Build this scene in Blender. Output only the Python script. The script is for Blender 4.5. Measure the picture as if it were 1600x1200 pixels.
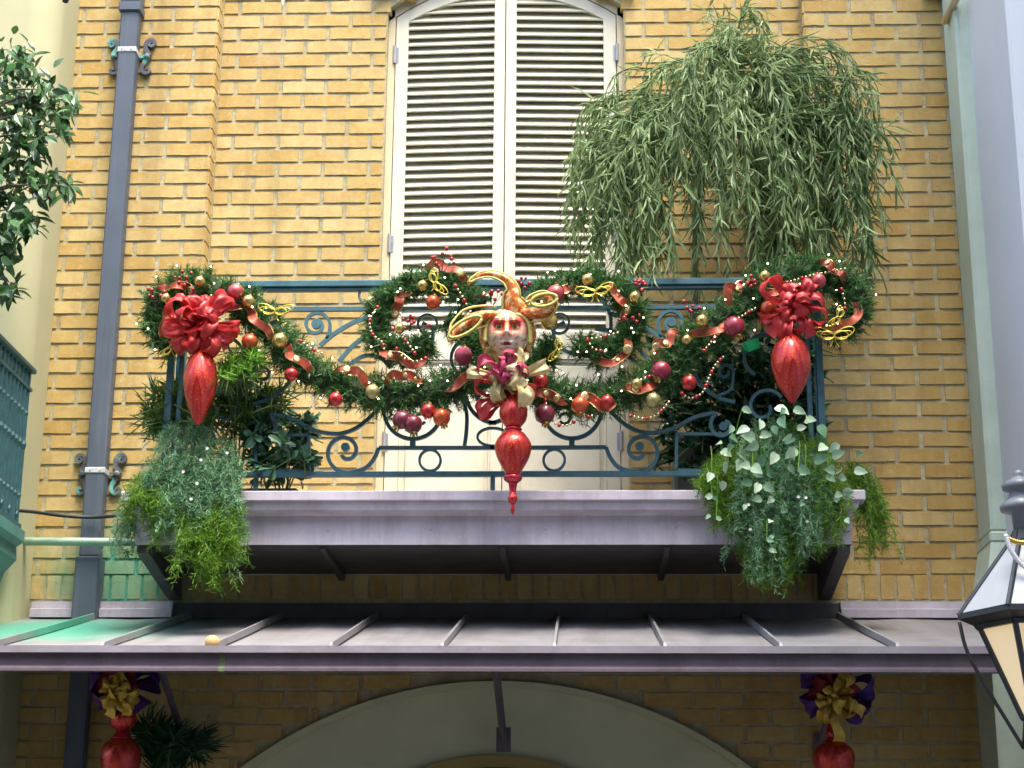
import bpy, math, random
import numpy as np
from mathutils import Vector, Matrix, noise as mnoise

for o in list(bpy.data.objects):
    bpy.data.objects.remove(o)
scene = bpy.context.scene
COL = scene.collection
R = math.radians
random.seed(7)
rng = np.random.default_rng(7)

# ------------------------------------------------------------------ camera
FPX = 2800.0                         # focal length in photo pixels (1600 wide)
CAM = np.array([0.0, -7.6, 1.65])
PITCH, YAW, ROLL = R(16.7), R(2.2), R(0.4)
FW = np.array([-math.sin(YAW) * math.cos(PITCH), math.cos(YAW) * math.cos(PITCH), math.sin(PITCH)])
R0 = np.array([math.cos(YAW), math.sin(YAW), 0.0])
U0 = np.cross(R0, FW)
RT = R0 * math.cos(ROLL) + U0 * math.sin(ROLL)
UP = U0 * math.cos(ROLL) - R0 * math.sin(ROLL)
cam_d = bpy.data.cameras.new('camera')
cam_d.sensor_width = 36.0
cam_d.lens = FPX / 1600 * 36.0
cam_d.clip_start = 0.05
cam_d.clip_end = 500
cam = bpy.data.objects.new('camera', cam_d)
COL.objects.link(cam)
M = Matrix(((RT[0], UP[0], -FW[0], CAM[0]), (RT[1], UP[1], -FW[1], CAM[1]), (RT[2], UP[2], -FW[2], CAM[2]), (0, 0, 0, 1)))
cam.matrix_world = M
scene.camera = cam

# ------------------------------------------------------------------ world and sun
SUN_EL, SUN_AZ = R(68), R(149)       # azimuth measured clockwise from +Y (north): sun behind and right of the camera
world = bpy.data.worlds.new('World')
scene.world = world
world.use_nodes = True
nt = world.node_tree
nt.nodes.clear()
sky = nt.nodes.new('ShaderNodeTexSky')
sky.sky_type = 'NISHITA'
sky.sun_disc = False
sky.sun_elevation = SUN_EL
sky.sun_rotation = SUN_AZ
sky.air_density = 1.0
sky.dust_density = 4.0
sky.ozone_density = 0.6
bg = nt.nodes.new('ShaderNodeBackground')
bg.inputs['Strength'].default_value = 0.15
wo = nt.nodes.new('ShaderNodeOutputWorld')
nt.links.new(sky.outputs[0], bg.inputs[0])
nt.links.new(bg.outputs[0], wo.inputs[0])
sd = bpy.data.lights.new('sun', 'SUN')
sd.energy = 1.5
sd.angle = R(32)
sd.color = (1.0, 0.96, 0.88)
sun = bpy.data.objects.new('sun', sd)
COL.objects.link(sun)
to_sun = Vector((math.sin(SUN_AZ) * math.cos(SUN_EL), math.cos(SUN_AZ) * math.cos(SUN_EL), math.sin(SUN_EL)))
sun.rotation_euler = (-to_sun).to_track_quat('-Z', 'Y').to_euler()
sun.location = (-4, -10, 12)
vs = scene.view_settings
vs.view_transform = 'Standard'
vs.look = 'None'
vs.exposure = 2.08
vs.gamma = 1.0
vs.use_curve_mapping = False

cy = scene.cycles
cy.max_bounces = 5; cy.diffuse_bounces = 3; cy.glossy_bounces = 2; cy.transmission_bounces = 3; cy.transparent_max_bounces = 4
cy.caustics_reflective = False; cy.caustics_refractive = False

# ------------------------------------------------------------------ geometry helpers
def PX(px, py, Y):
    """photo pixel -> world point on the vertical plane y = Y"""
    d = FW + RT * ((px - 800) / FPX) - UP * ((py - 600) / FPX)
    t = (Y - CAM[1]) / d[1]
    return CAM + d * t

def PXL(pts, Y):
    return np.array([PX(p[0], p[1], Y if len(p) < 3 else p[2]) for p in pts])

def TOPX(p):
    q = np.asarray(p) - CAM
    z = q @ FW
    return 800 + FPX * (q @ RT) / z, 600 - FPX * (q @ UP) / z

def mpp(Y):                           # metres per photo pixel near plane y = Y
    return float(np.linalg.norm(PX(810, 560, Y) - PX(800, 560, Y))) / 10

def smooth(pts, n=8, closed=False):
    P = np.asarray(pts, float)
    if len(P) < 3:
        t = np.linspace(0, 1, n + 1)[:, None]
        return P[0] * (1 - t) + P[-1] * t
    out = []
    m = len(P)
    rngi = range(m if closed else m - 1)
    for i in rngi:
        p0 = P[(i - 1) % m] if (closed or i > 0) else 2 * P[0] - P[1]
        p1, p2 = P[i], P[(i + 1) % m]
        p3 = P[(i + 2) % m] if (closed or i + 2 < m) else 2 * P[-1] - P[-2]
        for k in range(n):
            t = k / n
            out.append(0.5 * ((2 * p1) + (-p0 + p2) * t + (2 * p0 - 5 * p1 + 4 * p2 - p3) * t * t + (-p0 + 3 * p1 - 3 * p2 + p3) * t ** 3))
    if not closed:
        out.append(P[-1])
    return np.array(out)

def unit(v):
    v = np.asarray(v, float)
    return v / (np.linalg.norm(v, axis=-1, keepdims=True) + 1e-12)

class MB:
    def __init__(s):
        s.v = []; s.f = []; s.m = []; s.n = 0; s.rnd = []; s.col = []
        s.usecol = False
    def add(s, V, F, mi=0, rnd=None, col=None):
        V = np.asarray(V, float).reshape(-1, 3)
        o = s.n
        s.v.append(V)
        s.f.extend([tuple(int(i) + o for i in f) for f in F])
        s.m.extend([mi] * len(F))
        s.n += len(V)
        if rnd is None: rnd = random.random()
        s.rnd.append(np.broadcast_to(np.asarray(rnd, float), (len(V),)))
        if col is not None: s.usecol = True
        s.col.append(np.broadcast_to(np.asarray(col if col is not None else (1, 1, 1), float), (len(V), 3)))
    def cube(s, x0, x1, y0, y1, z0, z1, mi=0, bev=0.0):
        x0, x1 = sorted((x0, x1)); y0, y1 = sorted((y0, y1)); z0, z1 = sorted((z0, z1))
        if bev <= 0:
            V = [(x0, y0, z0), (x1, y0, z0), (x1, y1, z0), (x0, y1, z0), (x0, y0, z1), (x1, y0, z1), (x1, y1, z1), (x0, y1, z1)]
            F = [(0, 3, 2, 1), (4, 5, 6, 7), (0, 1, 5, 4), (1, 2, 6, 5), (2, 3, 7, 6), (3, 0, 4, 7)]
            s.add(V, F, mi)
            return
        b = min(bev, (x1 - x0) * .45, (y1 - y0) * .45, (z1 - z0) * .45)
        V = []; F = []
        idx = {}
        for i, X in enumerate((x0, x1)):
            for j, Y in enumerate((y0, y1)):
                for k, Z in enumerate((z0, z1)):
                    sx, sy, sz = (1 - 2 * i) * b, (1 - 2 * j) * b, (1 - 2 * k) * b
                    idx[i, j, k] = len(V)
                    V += [(X, Y + sy, Z + sz), (X + sx, Y, Z + sz), (X + sx, Y + sy, Z)]
        I = idx
        for i in (0, 1):
            q = [I[i, 0, 0], I[i, 1, 0], I[i, 1, 1], I[i, 0, 1]]
            F.append(tuple(q if i else q[::-1]))
        for j in (0, 1):
            q = [I[0, j, 0] + 1, I[1, j, 0] + 1, I[1, j, 1] + 1, I[0, j, 1] + 1]
            F.append(tuple(q[::-1] if j else q))
        for k in (0, 1):
            q = [I[0, 0, k] + 2, I[1, 0, k] + 2, I[1, 1, k] + 2, I[0, 1, k] + 2]
            F.append(tuple(q if k else q[::-1]))
        for j in (0, 1):
            for k in (0, 1):
                F.append((I[0, j, k] + 1, I[1, j, k] + 1, I[1, j, k] + 2, I[0, j, k] + 2))
        for i in (0, 1):
            for k in (0, 1):
                F.append((I[i, 0, k], I[i, 1, k], I[i, 1, k] + 2, I[i, 0, k] + 2))
            for j in (0, 1):
                F.append((I[i, j, 0], I[i, j, 1], I[i, j, 1] + 1, I[i, j, 0] + 1))
        for key, b0 in I.items():
            F.append((b0, b0 + 1, b0 + 2))
        s.add(V, F, mi)
    def tube(s, pts, r, n=8, mi=0, caps=True, rnd=None, col=None, squash=1.0):
        P = np.asarray(pts, float)
        m = len(P)
        rr = np.broadcast_to(np.asarray(r, float), (m,))
        T = unit(np.gradient(P, axis=0))
        nrm = np.cross(T[0], (0, 0, 1))
        if np.linalg.norm(nrm) < 1e-3: nrm = np.cross(T[0], (0, 1, 0))
        nrm = unit(nrm)
        V = []
        a = np.arange(n) * 2 * math.pi / n
        for i in range(m):
            nrm = unit(nrm - T[i] * (nrm @ T[i]))
            b = np.cross(T[i], nrm)
            V.append(P[i] + rr[i] * (np.cos(a)[:, None] * nrm + squash * np.sin(a)[:, None] * b))
        V = np.concatenate(V)
        F = []
        for i in range(m - 1):
            for k in range(n):
                k2 = (k + 1) % n
                F.append((i * n + k, i * n + k2, (i + 1) * n + k2, (i + 1) * n + k))
        if caps:
            F.append(tuple(range(n))[::-1])
            F.append(tuple((m - 1) * n + k for k in range(n)))
        s.add(V, F, mi, rnd, col)
    def bar(s, pts, t, d, mi=0, closed=False):
        """flat bar swept along a curve lying in a vertical plane y = const: t thick in plane, d deep"""
        P = np.asarray(pts, float)
        m = len(P)
        if closed:
            T = unit(np.roll(P, -1, 0) - np.roll(P, 1, 0))
        else:
            T = unit(np.gradient(P, axis=0))
        N = unit(np.stack([-T[:, 2], 0 * T[:, 0], T[:, 0]], 1))
        tt = np.broadcast_to(np.asarray(t, float), (m,))[:, None]
        Y = np.array([0, d / 2, 0])
        V = np.stack([P + N * tt / 2 - Y, P + N * tt / 2 + Y, P - N * tt / 2 + Y, P - N * tt / 2 - Y], 1).reshape(-1, 3)
        F = []
        for i in range(m if closed else m - 1):
            j = (i + 1) % m
            for k in range(4):
                k2 = (k + 1) % 4
                F.append((i * 4 + k, i * 4 + k2, j * 4 + k2, j * 4 + k))
        if not closed:
            F.append((0, 1, 2, 3)); F.append(tuple((m - 1) * 4 + k for k in (3, 2, 1, 0)))
        s.add(V, F, mi)
    def lathe(s, prof, c, n=24, mi=0, axis=(0, 0, 1), rnd=None, col=None, lobes=0, lobe=0.0):
        """prof: (radius, height) list from bottom to top"""
        ax = unit(axis)
        e1 = unit(np.cross(ax, (0.3, 1, 0.1)))
        e2 = np.cross(ax, e1)
        c = np.asarray(c, float)
        a = np.arange(n) * 2 * math.pi / n
        V = []
        for (r, h) in prof:
            q = r * (1 + lobe * np.cos(lobes * a)) if lobes else np.full(n, r)
            V.append(c + ax * h + q[:, None] * (np.cos(a)[:, None] * e1 + np.sin(a)[:, None] * e2))
        V = np.concatenate(V)
        F = []
        m = len(prof)
        for i in range(m - 1):
            for k in range(n):
                k2 = (k + 1) % n
                F.append((i * n + k, i * n + k2, (i + 1) * n + k2, (i + 1) * n + k))
        F.append(tuple(range(n))[::-1]); F.append(tuple((m - 1) * n + k for k in range(n)))
        s.add(V, F, mi, rnd, col)
    def sphere(s, c, r, n=12, mi=0, rnd=None, col=None, sc=(1, 1, 1)):
        m = max(4, n // 2)
        prof = [(max(1e-4, math.sin(math.pi * i / m)), -math.cos(math.pi * i / m)) for i in range(m + 1)]
        a = np.arange(n) * 2 * math.pi / n
        V = np.concatenate([np.stack([p[0] * np.cos(a), p[0] * np.sin(a), np.full(n, p[1])], 1) for p in prof]) * r * np.array(sc) + np.asarray(c)
        F = []
        for i in range(m):
            for k in range(n):
                k2 = (k + 1) % n
                F.append((i * n + k, i * n + k2, (i + 1) * n + k2, (i + 1) * n + k))
        s.add(V, F, mi, rnd, col)
    def prism(s, poly, y0, y1, mi=0):
        """polygon in xz extruded from y0 to y1"""
        n = len(poly)
        V = [(p[0], y0, p[1]) for p in poly] + [(p[0], y1, p[1]) for p in poly]
        F = [tuple(range(n)), tuple(range(2 * n - 1, n - 1, -1))]
        for k in range(n):
            k2 = (k + 1) % n
            F.append((k2, k, k + n, k2 + n))
        s.add(V, F, mi)
    def profile_x(s, prof, x0, x1, mi=0):
        """closed (y,z) profile extruded along x"""
        n = len(prof)
        V = [(x0, p[0], p[1]) for p in prof] + [(x1, p[0], p[1]) for p in prof]
        F = [tuple(range(n)), tuple(range(2 * n - 1, n - 1, -1))]
        for k in range(n):
            k2 = (k + 1) % n
            F.append((k2, k, k + n, k2 + n))
        s.add(V, F, mi)
    def ribbon(s, pts, across, w, mi=0, rnd=None, col=None):
        P = np.asarray(pts, float); A = unit(across)
        w = np.broadcast_to(np.asarray(w, float), (len(P),))[:, None]
        B = np.cross(unit(np.gradient(P, axis=0)), A)
        V = np.stack([P - A * w / 2, P + B * w * .06, P + A * w / 2], 1).reshape(-1, 3)
        F = []
        for i in range(len(P) - 1):
            for k in (0, 1):
                F.append((i * 3 + k, i * 3 + k + 1, i * 3 + k + 4, i * 3 + k + 3))
        s.add(V, F, mi, rnd, col)
    def leaves(s, B, D, N, L, W, kind='lance', rnd=None, mi=0):
        B = np.asarray(B, float).reshape(-1, 3); n = len(B)
        D = unit(np.broadcast_to(D, (n, 3))); N = np.broadcast_to(np.asarray(N, float), (n, 3))
        N = unit(N - D * np.sum(N * D, 1, keepdims=True)); S = np.cross(D, N)
        L = np.broadcast_to(np.asarray(L, float), (n,)); W = np.broadcast_to(np.asarray(W, float), (n,))
        tpl, faces = LEAF[kind]
        tpl = np.array(tpl)
        V = (B[:, None] + D[:, None] * (tpl[None, :, 0:1] * L[:, None, None]) + S[:, None] * (tpl[None, :, 1:2] * W[:, None, None])
             + N[:, None] * (tpl[None, :, 2:3] * L[:, None, None]))
        k = len(tpl)
        o = s.n
        base = np.arange(n) * k + o
        for f in faces:
            arr = base[:, None] + np.array(f)[None]
            s.f.extend(map(tuple, arr.tolist()))
        s.m.extend([mi] * (n * len(faces)))
        s.v.append(V.reshape(-1, 3)); s.n += n * k
        if rnd is None: rnd = rng.random(n)
        s.rnd.append(np.repeat(np.broadcast_to(rnd, (n,)), k))
        s.col.append(np.ones((n * k, 3)))
    def mesh(s, name, mats, smooth_f=False, off=(0, 0, 0), attr=True):
        me = bpy.data.meshes.new(name)
        V = np.concatenate(s.v) - np.asarray(off)
        me.from_pydata(V.tolist(), [], s.f)
        if not isinstance(mats, (list, tuple)): mats = [mats]
        for m_ in mats: me.materials.append(m_)
        if len(mats) > 1: me.polygons.foreach_set('material_index', s.m)
        if smooth_f: me.polygons.foreach_set('use_smooth', [True] * len(me.polygons))
        if attr:
            at = me.attributes.new('rnd', 'FLOAT', 'POINT')
            at.data.foreach_set('value', np.concatenate(s.rnd))
        if s.usecol:
            ca = me.attributes.new('paint', 'FLOAT_COLOR', 'POINT')
            c = np.concatenate(s.col)
            ca.data.foreach_set('color', np.concatenate([c, np.ones((len(c), 1))], 1).ravel())
        me.update()
        return me

LEAF = {
    'needle': ([(0, -.5, 0), (0, .5, 0), (1, 0, 0)], [(0, 1, 2)]),
    'needle4': ([(0, -.35, 0), (0, .35, 0), (.6, .5, .04), (1, 0, 0), (.6, -.5, .04)], [(0, 1, 2, 3, 4)]),
    'lance': ([(0, 0, 0), (.3, .5, .05), (.3, -.5, .05), (.4, 0, 0), (.72, .3, .0), (.72, -.3, .0), (.75, 0, -.05), (1, 0, -.14)],
              [(0, 3, 1), (0, 2, 3), (1, 3, 6, 4), (3, 2, 5, 6), (4, 6, 7), (6, 5, 7)]),
    'ovate': ([(0, 0, 0), (.18, .3, .03), (.18, -.3, .03), (.45, .5, .05), (.45, -.5, .05), (.45, 0, -.02), (.75, .3, 0), (.75, -.3, 0), (1, 0, -.12)],
              [(0, 5, 3, 1), (0, 2, 4, 5), (3, 5, 8, 6), (5, 4, 7, 8)]),
    'spoon': ([(0, 0, 0), (.3, .2, .02), (.3, -.2, .02), (.7, .5, .05), (.7, -.5, .05), (.7, 0, 0), (.95, .25, 0), (.95, -.25, 0), (1, 0, -.03)],
              [(0, 5, 3, 1), (0, 2, 4, 5), (3, 5, 8, 6), (5, 4, 7, 8)]),
    'heart': ([(.03, 0, 0), (0, .16, .02), (.08, .36, .05), (.32, .5, .07), (.64, .36, .03), (1, 0, -.16), (.64, -.36, .03), (.32, -.5, .07), (.08, -.36, .05), (0, -.16, .02), (.4, 0, -.04)],
              [(10, 0, 1, 2), (10, 2, 3), (10, 3, 4), (10, 4, 5), (10, 5, 6), (10, 6, 7), (10, 7, 8), (10, 8, 9, 0)]),
}

ORG = {}
def org(o):
    return ORG.get(o.name, np.zeros(3))
def thing(name, label, cat, loc=(0, 0, 0), group=None, kind=None):
    o = bpy.data.objects.new(name, None)
    COL.objects.link(o)
    o.empty_display_size = 0.05
    o.location = tuple(loc)
    o['label'] = label; o['category'] = cat
    if group: o['group'] = group
    if kind: o['kind'] = kind
    ORG[o.name] = np.array(loc, float)
    return o
def part(name, mb, mats, parent, sm=False, kind=None, label=None, bevel=None):
    off = org(parent)
    ob = bpy.data.objects.new(name, mb.mesh(name, mats, sm, off))
    COL.objects.link(ob)
    ob.parent = parent
    ORG[ob.name] = off
    if kind: ob['kind'] = kind
    if label: ob['label'] = label
    return ob
def solo(name, mb, mats, label, cat, loc=(0, 0, 0), sm=False, group=None, kind=None):
    ob = bpy.data.objects.new(name, mb.mesh(name, mats, sm, loc))
    COL.objects.link(ob)
    ob.location = tuple(loc)
    if label: ob['label'] = label
    if cat: ob['category'] = cat
    if group: ob['group'] = group
    if kind: ob['kind'] = kind
    ORG[ob.name] = np.array(loc, float)
    return ob
def group_empty(name, parent):          # a part that only holds sub-parts
    o = bpy.data.objects.new(name, None)
    COL.objects.link(o)
    o.parent = parent
    ORG[o.name] = org(parent)
    return o

# ------------------------------------------------------------------ materials
def lin(r, g, b):
    f = lambda c: (c / 255 / 12.92) if c / 255 <= .04045 else ((c / 255 + .055) / 1.055) ** 2.4
    return (f(r), f(g), f(b), 1.0)
class NT:
    def __init__(s, name):
        s.mat = bpy.data.materials.new(name); s.mat.use_nodes = True
        s.t = s.mat.node_tree; s.t.nodes.clear()
        s.out = s.N('ShaderNodeOutputMaterial'); s.b = s.N('ShaderNodeBsdfPrincipled')
        s.L(s.b.outputs[0], s.out.inputs[0])
    def N(s, t, **kw):
        n = s.t.nodes.new(t)
        for k, v in kw.items(): setattr(n, k, v)
        return n
    def L(s, a, b): s.t.links.new(a, b)
    def pos(s):
        return s.N('ShaderNodeNewGeometry').outputs['Position']
    def noise(s, scale, detail=4, rough=.6, vec=None, stretch=None):
        n = s.N('ShaderNodeTexNoise'); n.inputs['Scale'].default_value = scale
        n.inputs['Detail'].default_value = detail; n.inputs['Roughness'].default_value = rough
        v = vec if vec is not None else s.pos()
        if stretch:
            mp = s.N('ShaderNodeMapping'); mp.inputs['Scale'].default_value = stretch
            s.L(v, mp.inputs[0]); v = mp.outputs[0]
        s.L(v, n.inputs['Vector'])
        return n.outputs['Fac']
    def ramp(s, fac, stops):
        r = s.N('ShaderNodeValToRGB')
        el = r.color_ramp.elements
        while len(el) < len(stops): el.new(0.5)
        for e, (p, c) in zip(el, stops):
            e.position = p; e.color = c if len(c) == 4 else (*c, 1)
        s.L(fac, r.inputs[0])
        return r.outputs[0]
    def mix(s, fac, a, b, mode='MIX'):
        m = s.N('ShaderNodeMix', data_type='RGBA', blend_type=mode)
        for sock, v in ((m.inputs[0], fac), (m.inputs[6], a), (m.inputs[7], b)):
            if hasattr(v, 'is_linked') or isinstance(v, bpy.types.NodeSocket): s.L(v, sock)
            else: sock.default_value = v
        return m.outputs[2]
    def math(s, op, a, b=None, c=None, clamp=False):
        m = s.N('ShaderNodeMath', operation=op, use_clamp=clamp)
        for i, v in enumerate((a, b, c)):
            if v is None: continue
            if isinstance(v, bpy.types.NodeSocket): s.L(v, m.inputs[i])
            else: m.inputs[i].default_value = v
        return m.outputs[0]
    def attr(s, name, out='Fac'):
        a = s.N('ShaderNodeAttribute'); a.attribute_name = name
        return a.outputs[out]
    def base(s, v):
        if isinstance(v, bpy.types.NodeSocket): s.L(v, s.b.inputs['Base Color'])
        else: s.b.inputs['Base Color'].default_value = v
    def set(s, **kw):
        for k, v in kw.items():
            sock = s.b.inputs[k.replace('_', ' ')]
            if isinstance(v, bpy.types.NodeSocket): s.L(v, sock)
            else: sock.default_value = v
    def bump(s, h, strength=.3, dist=.005):
        b = s.N('ShaderNodeBump'); b.inputs['Strength'].default_value = strength; b.inputs['Distance'].default_value = dist
        s.L(h, b.inputs['Height']); s.L(b.outputs[0], s.b.inputs['Normal'])

def sc(c, k):
    return (c[0] * k, c[1] * k, c[2] * k, 1)
def paint(name, c, rough=.5, metal=0.0, var=.25, scale=14, bump=.15, streak=None, spec=.5):
    m = NT(name)
    n = m.noise(scale, 5)
    col = m.ramp(n, [(.25, sc(c, 1 - var)), (.75, sc(c, 1 + var * .6))])
    if streak is not None:
        n2 = m.noise(1.0, 4, .7, stretch=(30, 30, 1.2))
        col = m.mix(m.ramp(n2, [(.5, (0, 0, 0)), (.75, (1, 1, 1))]), col, streak)
    m.base(col)
    m.set(Roughness=rough, Metallic=metal)
    m.b.inputs['Specular IOR Level'].default_value = spec
    if bump: m.bump(m.noise(scale * 12, 4), bump, .002)
    return m.mat
def foliage(name, c0, c1, rough=.5, trans=.35, spec=.35):
    m = NT(name)
    r = m.attr('rnd')
    n = m.noise(9, 3)
    f = m.math('ADD', m.math('MULTIPLY', r, .7), m.math('MULTIPLY', n, .3))
    col = m.ramp(f, [(.1, c0), (.9, c1)])
    m.base(col)
    m.set(Roughness=rough)
    m.b.inputs['Specular IOR Level'].default_value = spec
    # thin leaf: mix in a translucent lobe of the same colour
    tr = m.N('ShaderNodeBsdfTranslucent'); m.L(col, tr.inputs[0])
    mx = m.N('ShaderNodeMixShader'); mx.inputs[0].default_value = trans
    m.L(m.b.outputs[0], mx.inputs[1]); m.L(tr.outputs[0], mx.inputs[2]); m.L(mx.outputs[0], m.out.inputs[0])
    return m.mat

# patina: copper run-off stain with a shape of its own, low on the left round the downpipe
PAT_C = PX(185, 900, -.08)
def patina(m, col, strength=1.0, c=None, rx=.42, rz=.26, ry=.5):
    c = PAT_C if c is None else c
    mp = m.N('ShaderNodeMapping', vector_type='TEXTURE')
    mp.inputs['Location'].default_value = tuple(c); mp.inputs['Scale'].default_value = (rx, ry, rz)
    m.L(m.pos(), mp.inputs[0])
    ln = m.N('ShaderNodeVectorMath', operation='LENGTH'); m.L(mp.outputs[0], ln.inputs[0])
    n = m.noise(7, 5, .65)
    n2 = m.noise(1.0, 3, .6, stretch=(22, 22, 2.0))
    d = m.math('ADD', ln.outputs['Value'], m.math('MULTIPLY', m.math('SUBTRACT', m.math('ADD', n, n2), 1.0), 1.1))
    f = m.math('MULTIPLY', m.ramp(d, [(.35, (1, 1, 1)), (1.0, (0, 0, 0))]), strength)
    return m.mix(f, col, lin(62, 148, 124))

def brick_material():
    m = NT('yellow_brick')
    sep = m.N('ShaderNodeSeparateXYZ'); m.L(m.pos(), sep.inputs[0])
    r = m.attr('rnd')
    oi = m.N('ShaderNodeObjectInfo')
    k = m.math('FRACT', m.math('ADD', r, oi.outputs['Random']))
    col = m.ramp(k, [(0, (.45, .29, .095, 1)), (.10, (.50, .345, .115, 1)), (.45, (.525, .38, .14, 1)), (.8, (.535, .40, .165, 1)), (1, (.59, .455, .20, 1))])
    n = m.noise(18, 4, .7)
    col = m.mix(m.math('MULTIPLY', m.ramp(n, [(.35, (1, 1, 1)), (.6, (0, 0, 0))]), .35), col, (.36, .19, .05, 1))
    n2 = m.noise(34, 4, .75)
    col = m.mix(m.math('MULTIPLY', m.ramp(n2, [(.54, (0, 0, 0)), (.68, (1, 1, 1))]), .6), col, (.55, .47, .27, 1))
    # run-off grime, long vertical streaks
    n3 = m.noise(1.0, 4, .6, stretch=(9, 9, .8))
    col = m.mix(m.math('MULTIPLY', m.ramp(n3, [(.52, (0, 0, 0)), (.78, (1, 1, 1))]), .5), col, (.20, .13, .05, 1))
    # grey lime bloom
    n4 = m.noise(3.1, 5, .7)
    col = m.mix(m.math('MULTIPLY', m.ramp(n4, [(.55, (0, 0, 0)), (.75, (1, 1, 1))]), .5), col, (.52, .46, .28, 1))
    # streaky grime plus painted-in shade, browner towards the right building
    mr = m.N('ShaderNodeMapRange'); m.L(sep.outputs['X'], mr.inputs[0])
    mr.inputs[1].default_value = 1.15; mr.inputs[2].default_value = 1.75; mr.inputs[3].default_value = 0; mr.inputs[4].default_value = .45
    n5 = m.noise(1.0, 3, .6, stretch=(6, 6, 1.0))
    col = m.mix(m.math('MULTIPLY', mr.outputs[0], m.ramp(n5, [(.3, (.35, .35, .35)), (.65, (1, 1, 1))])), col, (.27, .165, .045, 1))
    col = patina(m, col, .72)
    m.base(col); m.set(Roughness=.9)
    m.b.inputs['Specular IOR Level'].default_value = .2
    m.bump(m.noise(140, 5, .7), .5, .004)
    return m.mat
def mortar_material():
    m = NT('mortar')
    n = m.noise(30, 6, .7)
    col = m.ramp(n, [(.3, (.34, .30, .17, 1)), (.7, (.54, .48, .31, 1))])
    n3 = m.noise(1.0, 4, .6, stretch=(6, 6, 1.0))
    col = m.mix(m.math('MULTIPLY', m.ramp(n3, [(.5, (0, 0, 0)), (.75, (1, 1, 1))]), .5), col, (.16, .13, .07, 1))
    col = patina(m, col, .9)
    m.base(col); m.set(Roughness=.95)
    m.b.inputs['Specular IOR Level'].default_value = .1
    m.bump(m.noise(90, 5, .7), .7, .006)
    return m.mat
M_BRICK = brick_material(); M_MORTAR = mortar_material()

def purple_material(name, c, pat=0.0, st=(14, 14, 1.5)):
    m = NT(name)
    n = m.noise(6, 6, .65)
    col = m.ramp(n, [(.3, sc(c, .8)), (.7, sc(c, 1.12))])
    n2 = m.noise(1.0, 5, .7, stretch=st)
    col = m.mix(m.math('MULTIPLY', m.ramp(n2, [(.48, (0, 0, 0)), (.75, (1, 1, 1))]), .6), col, (c[0] * .55, c[1] * .5, c[2] * .42, 1))
    n3 = m.noise(45, 4, .7)
    col = m.mix(m.math('MULTIPLY', m.ramp(n3, [(.62, (0, 0, 0)), (.75, (1, 1, 1))]), .4), col, sc(c, 1.7))
    if pat:
        col = patina(m, col, pat, c=PX(90, 985, -.6), rx=.62, ry=.75, rz=.35)
    m.base(col); m.set(Roughness=.5)
    m.bump(m.noise(5, 3), .3, .02)
    return m.mat
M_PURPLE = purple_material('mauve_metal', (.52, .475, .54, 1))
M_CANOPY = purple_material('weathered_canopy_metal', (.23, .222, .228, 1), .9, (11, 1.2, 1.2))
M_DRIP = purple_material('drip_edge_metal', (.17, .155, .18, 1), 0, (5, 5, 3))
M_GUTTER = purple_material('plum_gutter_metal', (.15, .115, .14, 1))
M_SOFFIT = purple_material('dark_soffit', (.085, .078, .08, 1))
M_SHUT = paint('cream_shutter_paint', (.74, .69, .52, 1), .45, var=.16, scale=7, bump=.1)
M_FRAME = paint('cream_frame_paint', (.66, .56, .36, 1), .55, var=.12, scale=6, bump=.15)
M_DARK = paint('dark_interior', (.03, .022, .03, 1), .9, bump=0)
M_LOUV = paint('lightened_louvre_back', (.28, .21, .19, 1), .9, bump=0)  # backing colour lightened so the gaps between slats look less dark
M_IRON = paint('teal_wrought_iron', (.055, .150, .180, 1), .42, var=.35, scale=20, bump=.25)
M_IRON2 = paint('green_left_iron', (.035, .115, .120, 1), .5, var=.35, scale=20, bump=.25)
M_STEEL = paint('steel_grey', (.35, .36, .38, 1), .45, metal=.3, var=.2, scale=40)
M_PIPE = paint('slate_downpipe_paint', (.072, .094, .125, 1), .5, var=.14, scale=7, bump=.12, streak=(.11, .13, .16, 1))
M_STRAP = paint('zinc_strap', (.55, .56, .55, 1), .5, var=.35, scale=60)
M_BRKT = NT('patinated_bracket')
_n = M_BRKT.noise(11, 4)
M_BRKT.base(M_BRKT.ramp(_n, [(.42, (.07, .075, .10, 1)), (.5, (.12, .13, .13, 1)), (.6, (.12, .40, .34, 1)), (.75, (.34, .56, .48, 1))]))
M_BRKT.set(Roughness=.6); M_BRKT.bump(M_BRKT.noise(80), .3, .002); M_BRKT = M_BRKT.mat
M_TYMP = paint('olive_stucco', (.60, .62, .42, 1), .9, var=.12, scale=4, bump=.2)
M_OCHRE = paint('ochre_stucco', (.34, .27, .09, 1), .85, var=.15, scale=6, bump=.2)
M_LEFTWALL = paint('pale_yellow_stucco', (.46, .44, .255, 1), .85, var=.10, scale=3, bump=.15)
M_TEAL = purple_material('teal_cornice_paint', (.09, .25, .23, 1))
M_COLUMN = paint('pale_green_stucco', (.52, .63, .52, 1), .9, var=.1, scale=8, bump=.8)
M_WHITEWALL = paint('bluish_white_stucco', (.66, .70, .74, 1), .85, var=.05, scale=3, bump=.15)
M_GROUND = paint('grey_paving', (.075, .07, .065, 1), .85, var=.2, scale=2, bump=.3)
M_OPP = paint('opposite_stucco', (.09, .08, .07, 1), .9, var=.1, scale=2)
M_GLASSD = paint('dark_window_glass', (.03, .035, .04, 1), .1, var=.1, bump=0)
M_CABLE = paint('black_cable', (.02, .02, .022, 1), .6, bump=0)
M_GPIPE = paint('pale_green_pipe_paint', (.34, .50, .38, 1), .45, var=.25, scale=9)

# ================================================================== SETTING
g = MB(); g.cube(-60, 60, -60, 40, -.3, 0)
solo('pavement', g, M_GROUND, None, None, kind='structure')

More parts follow.
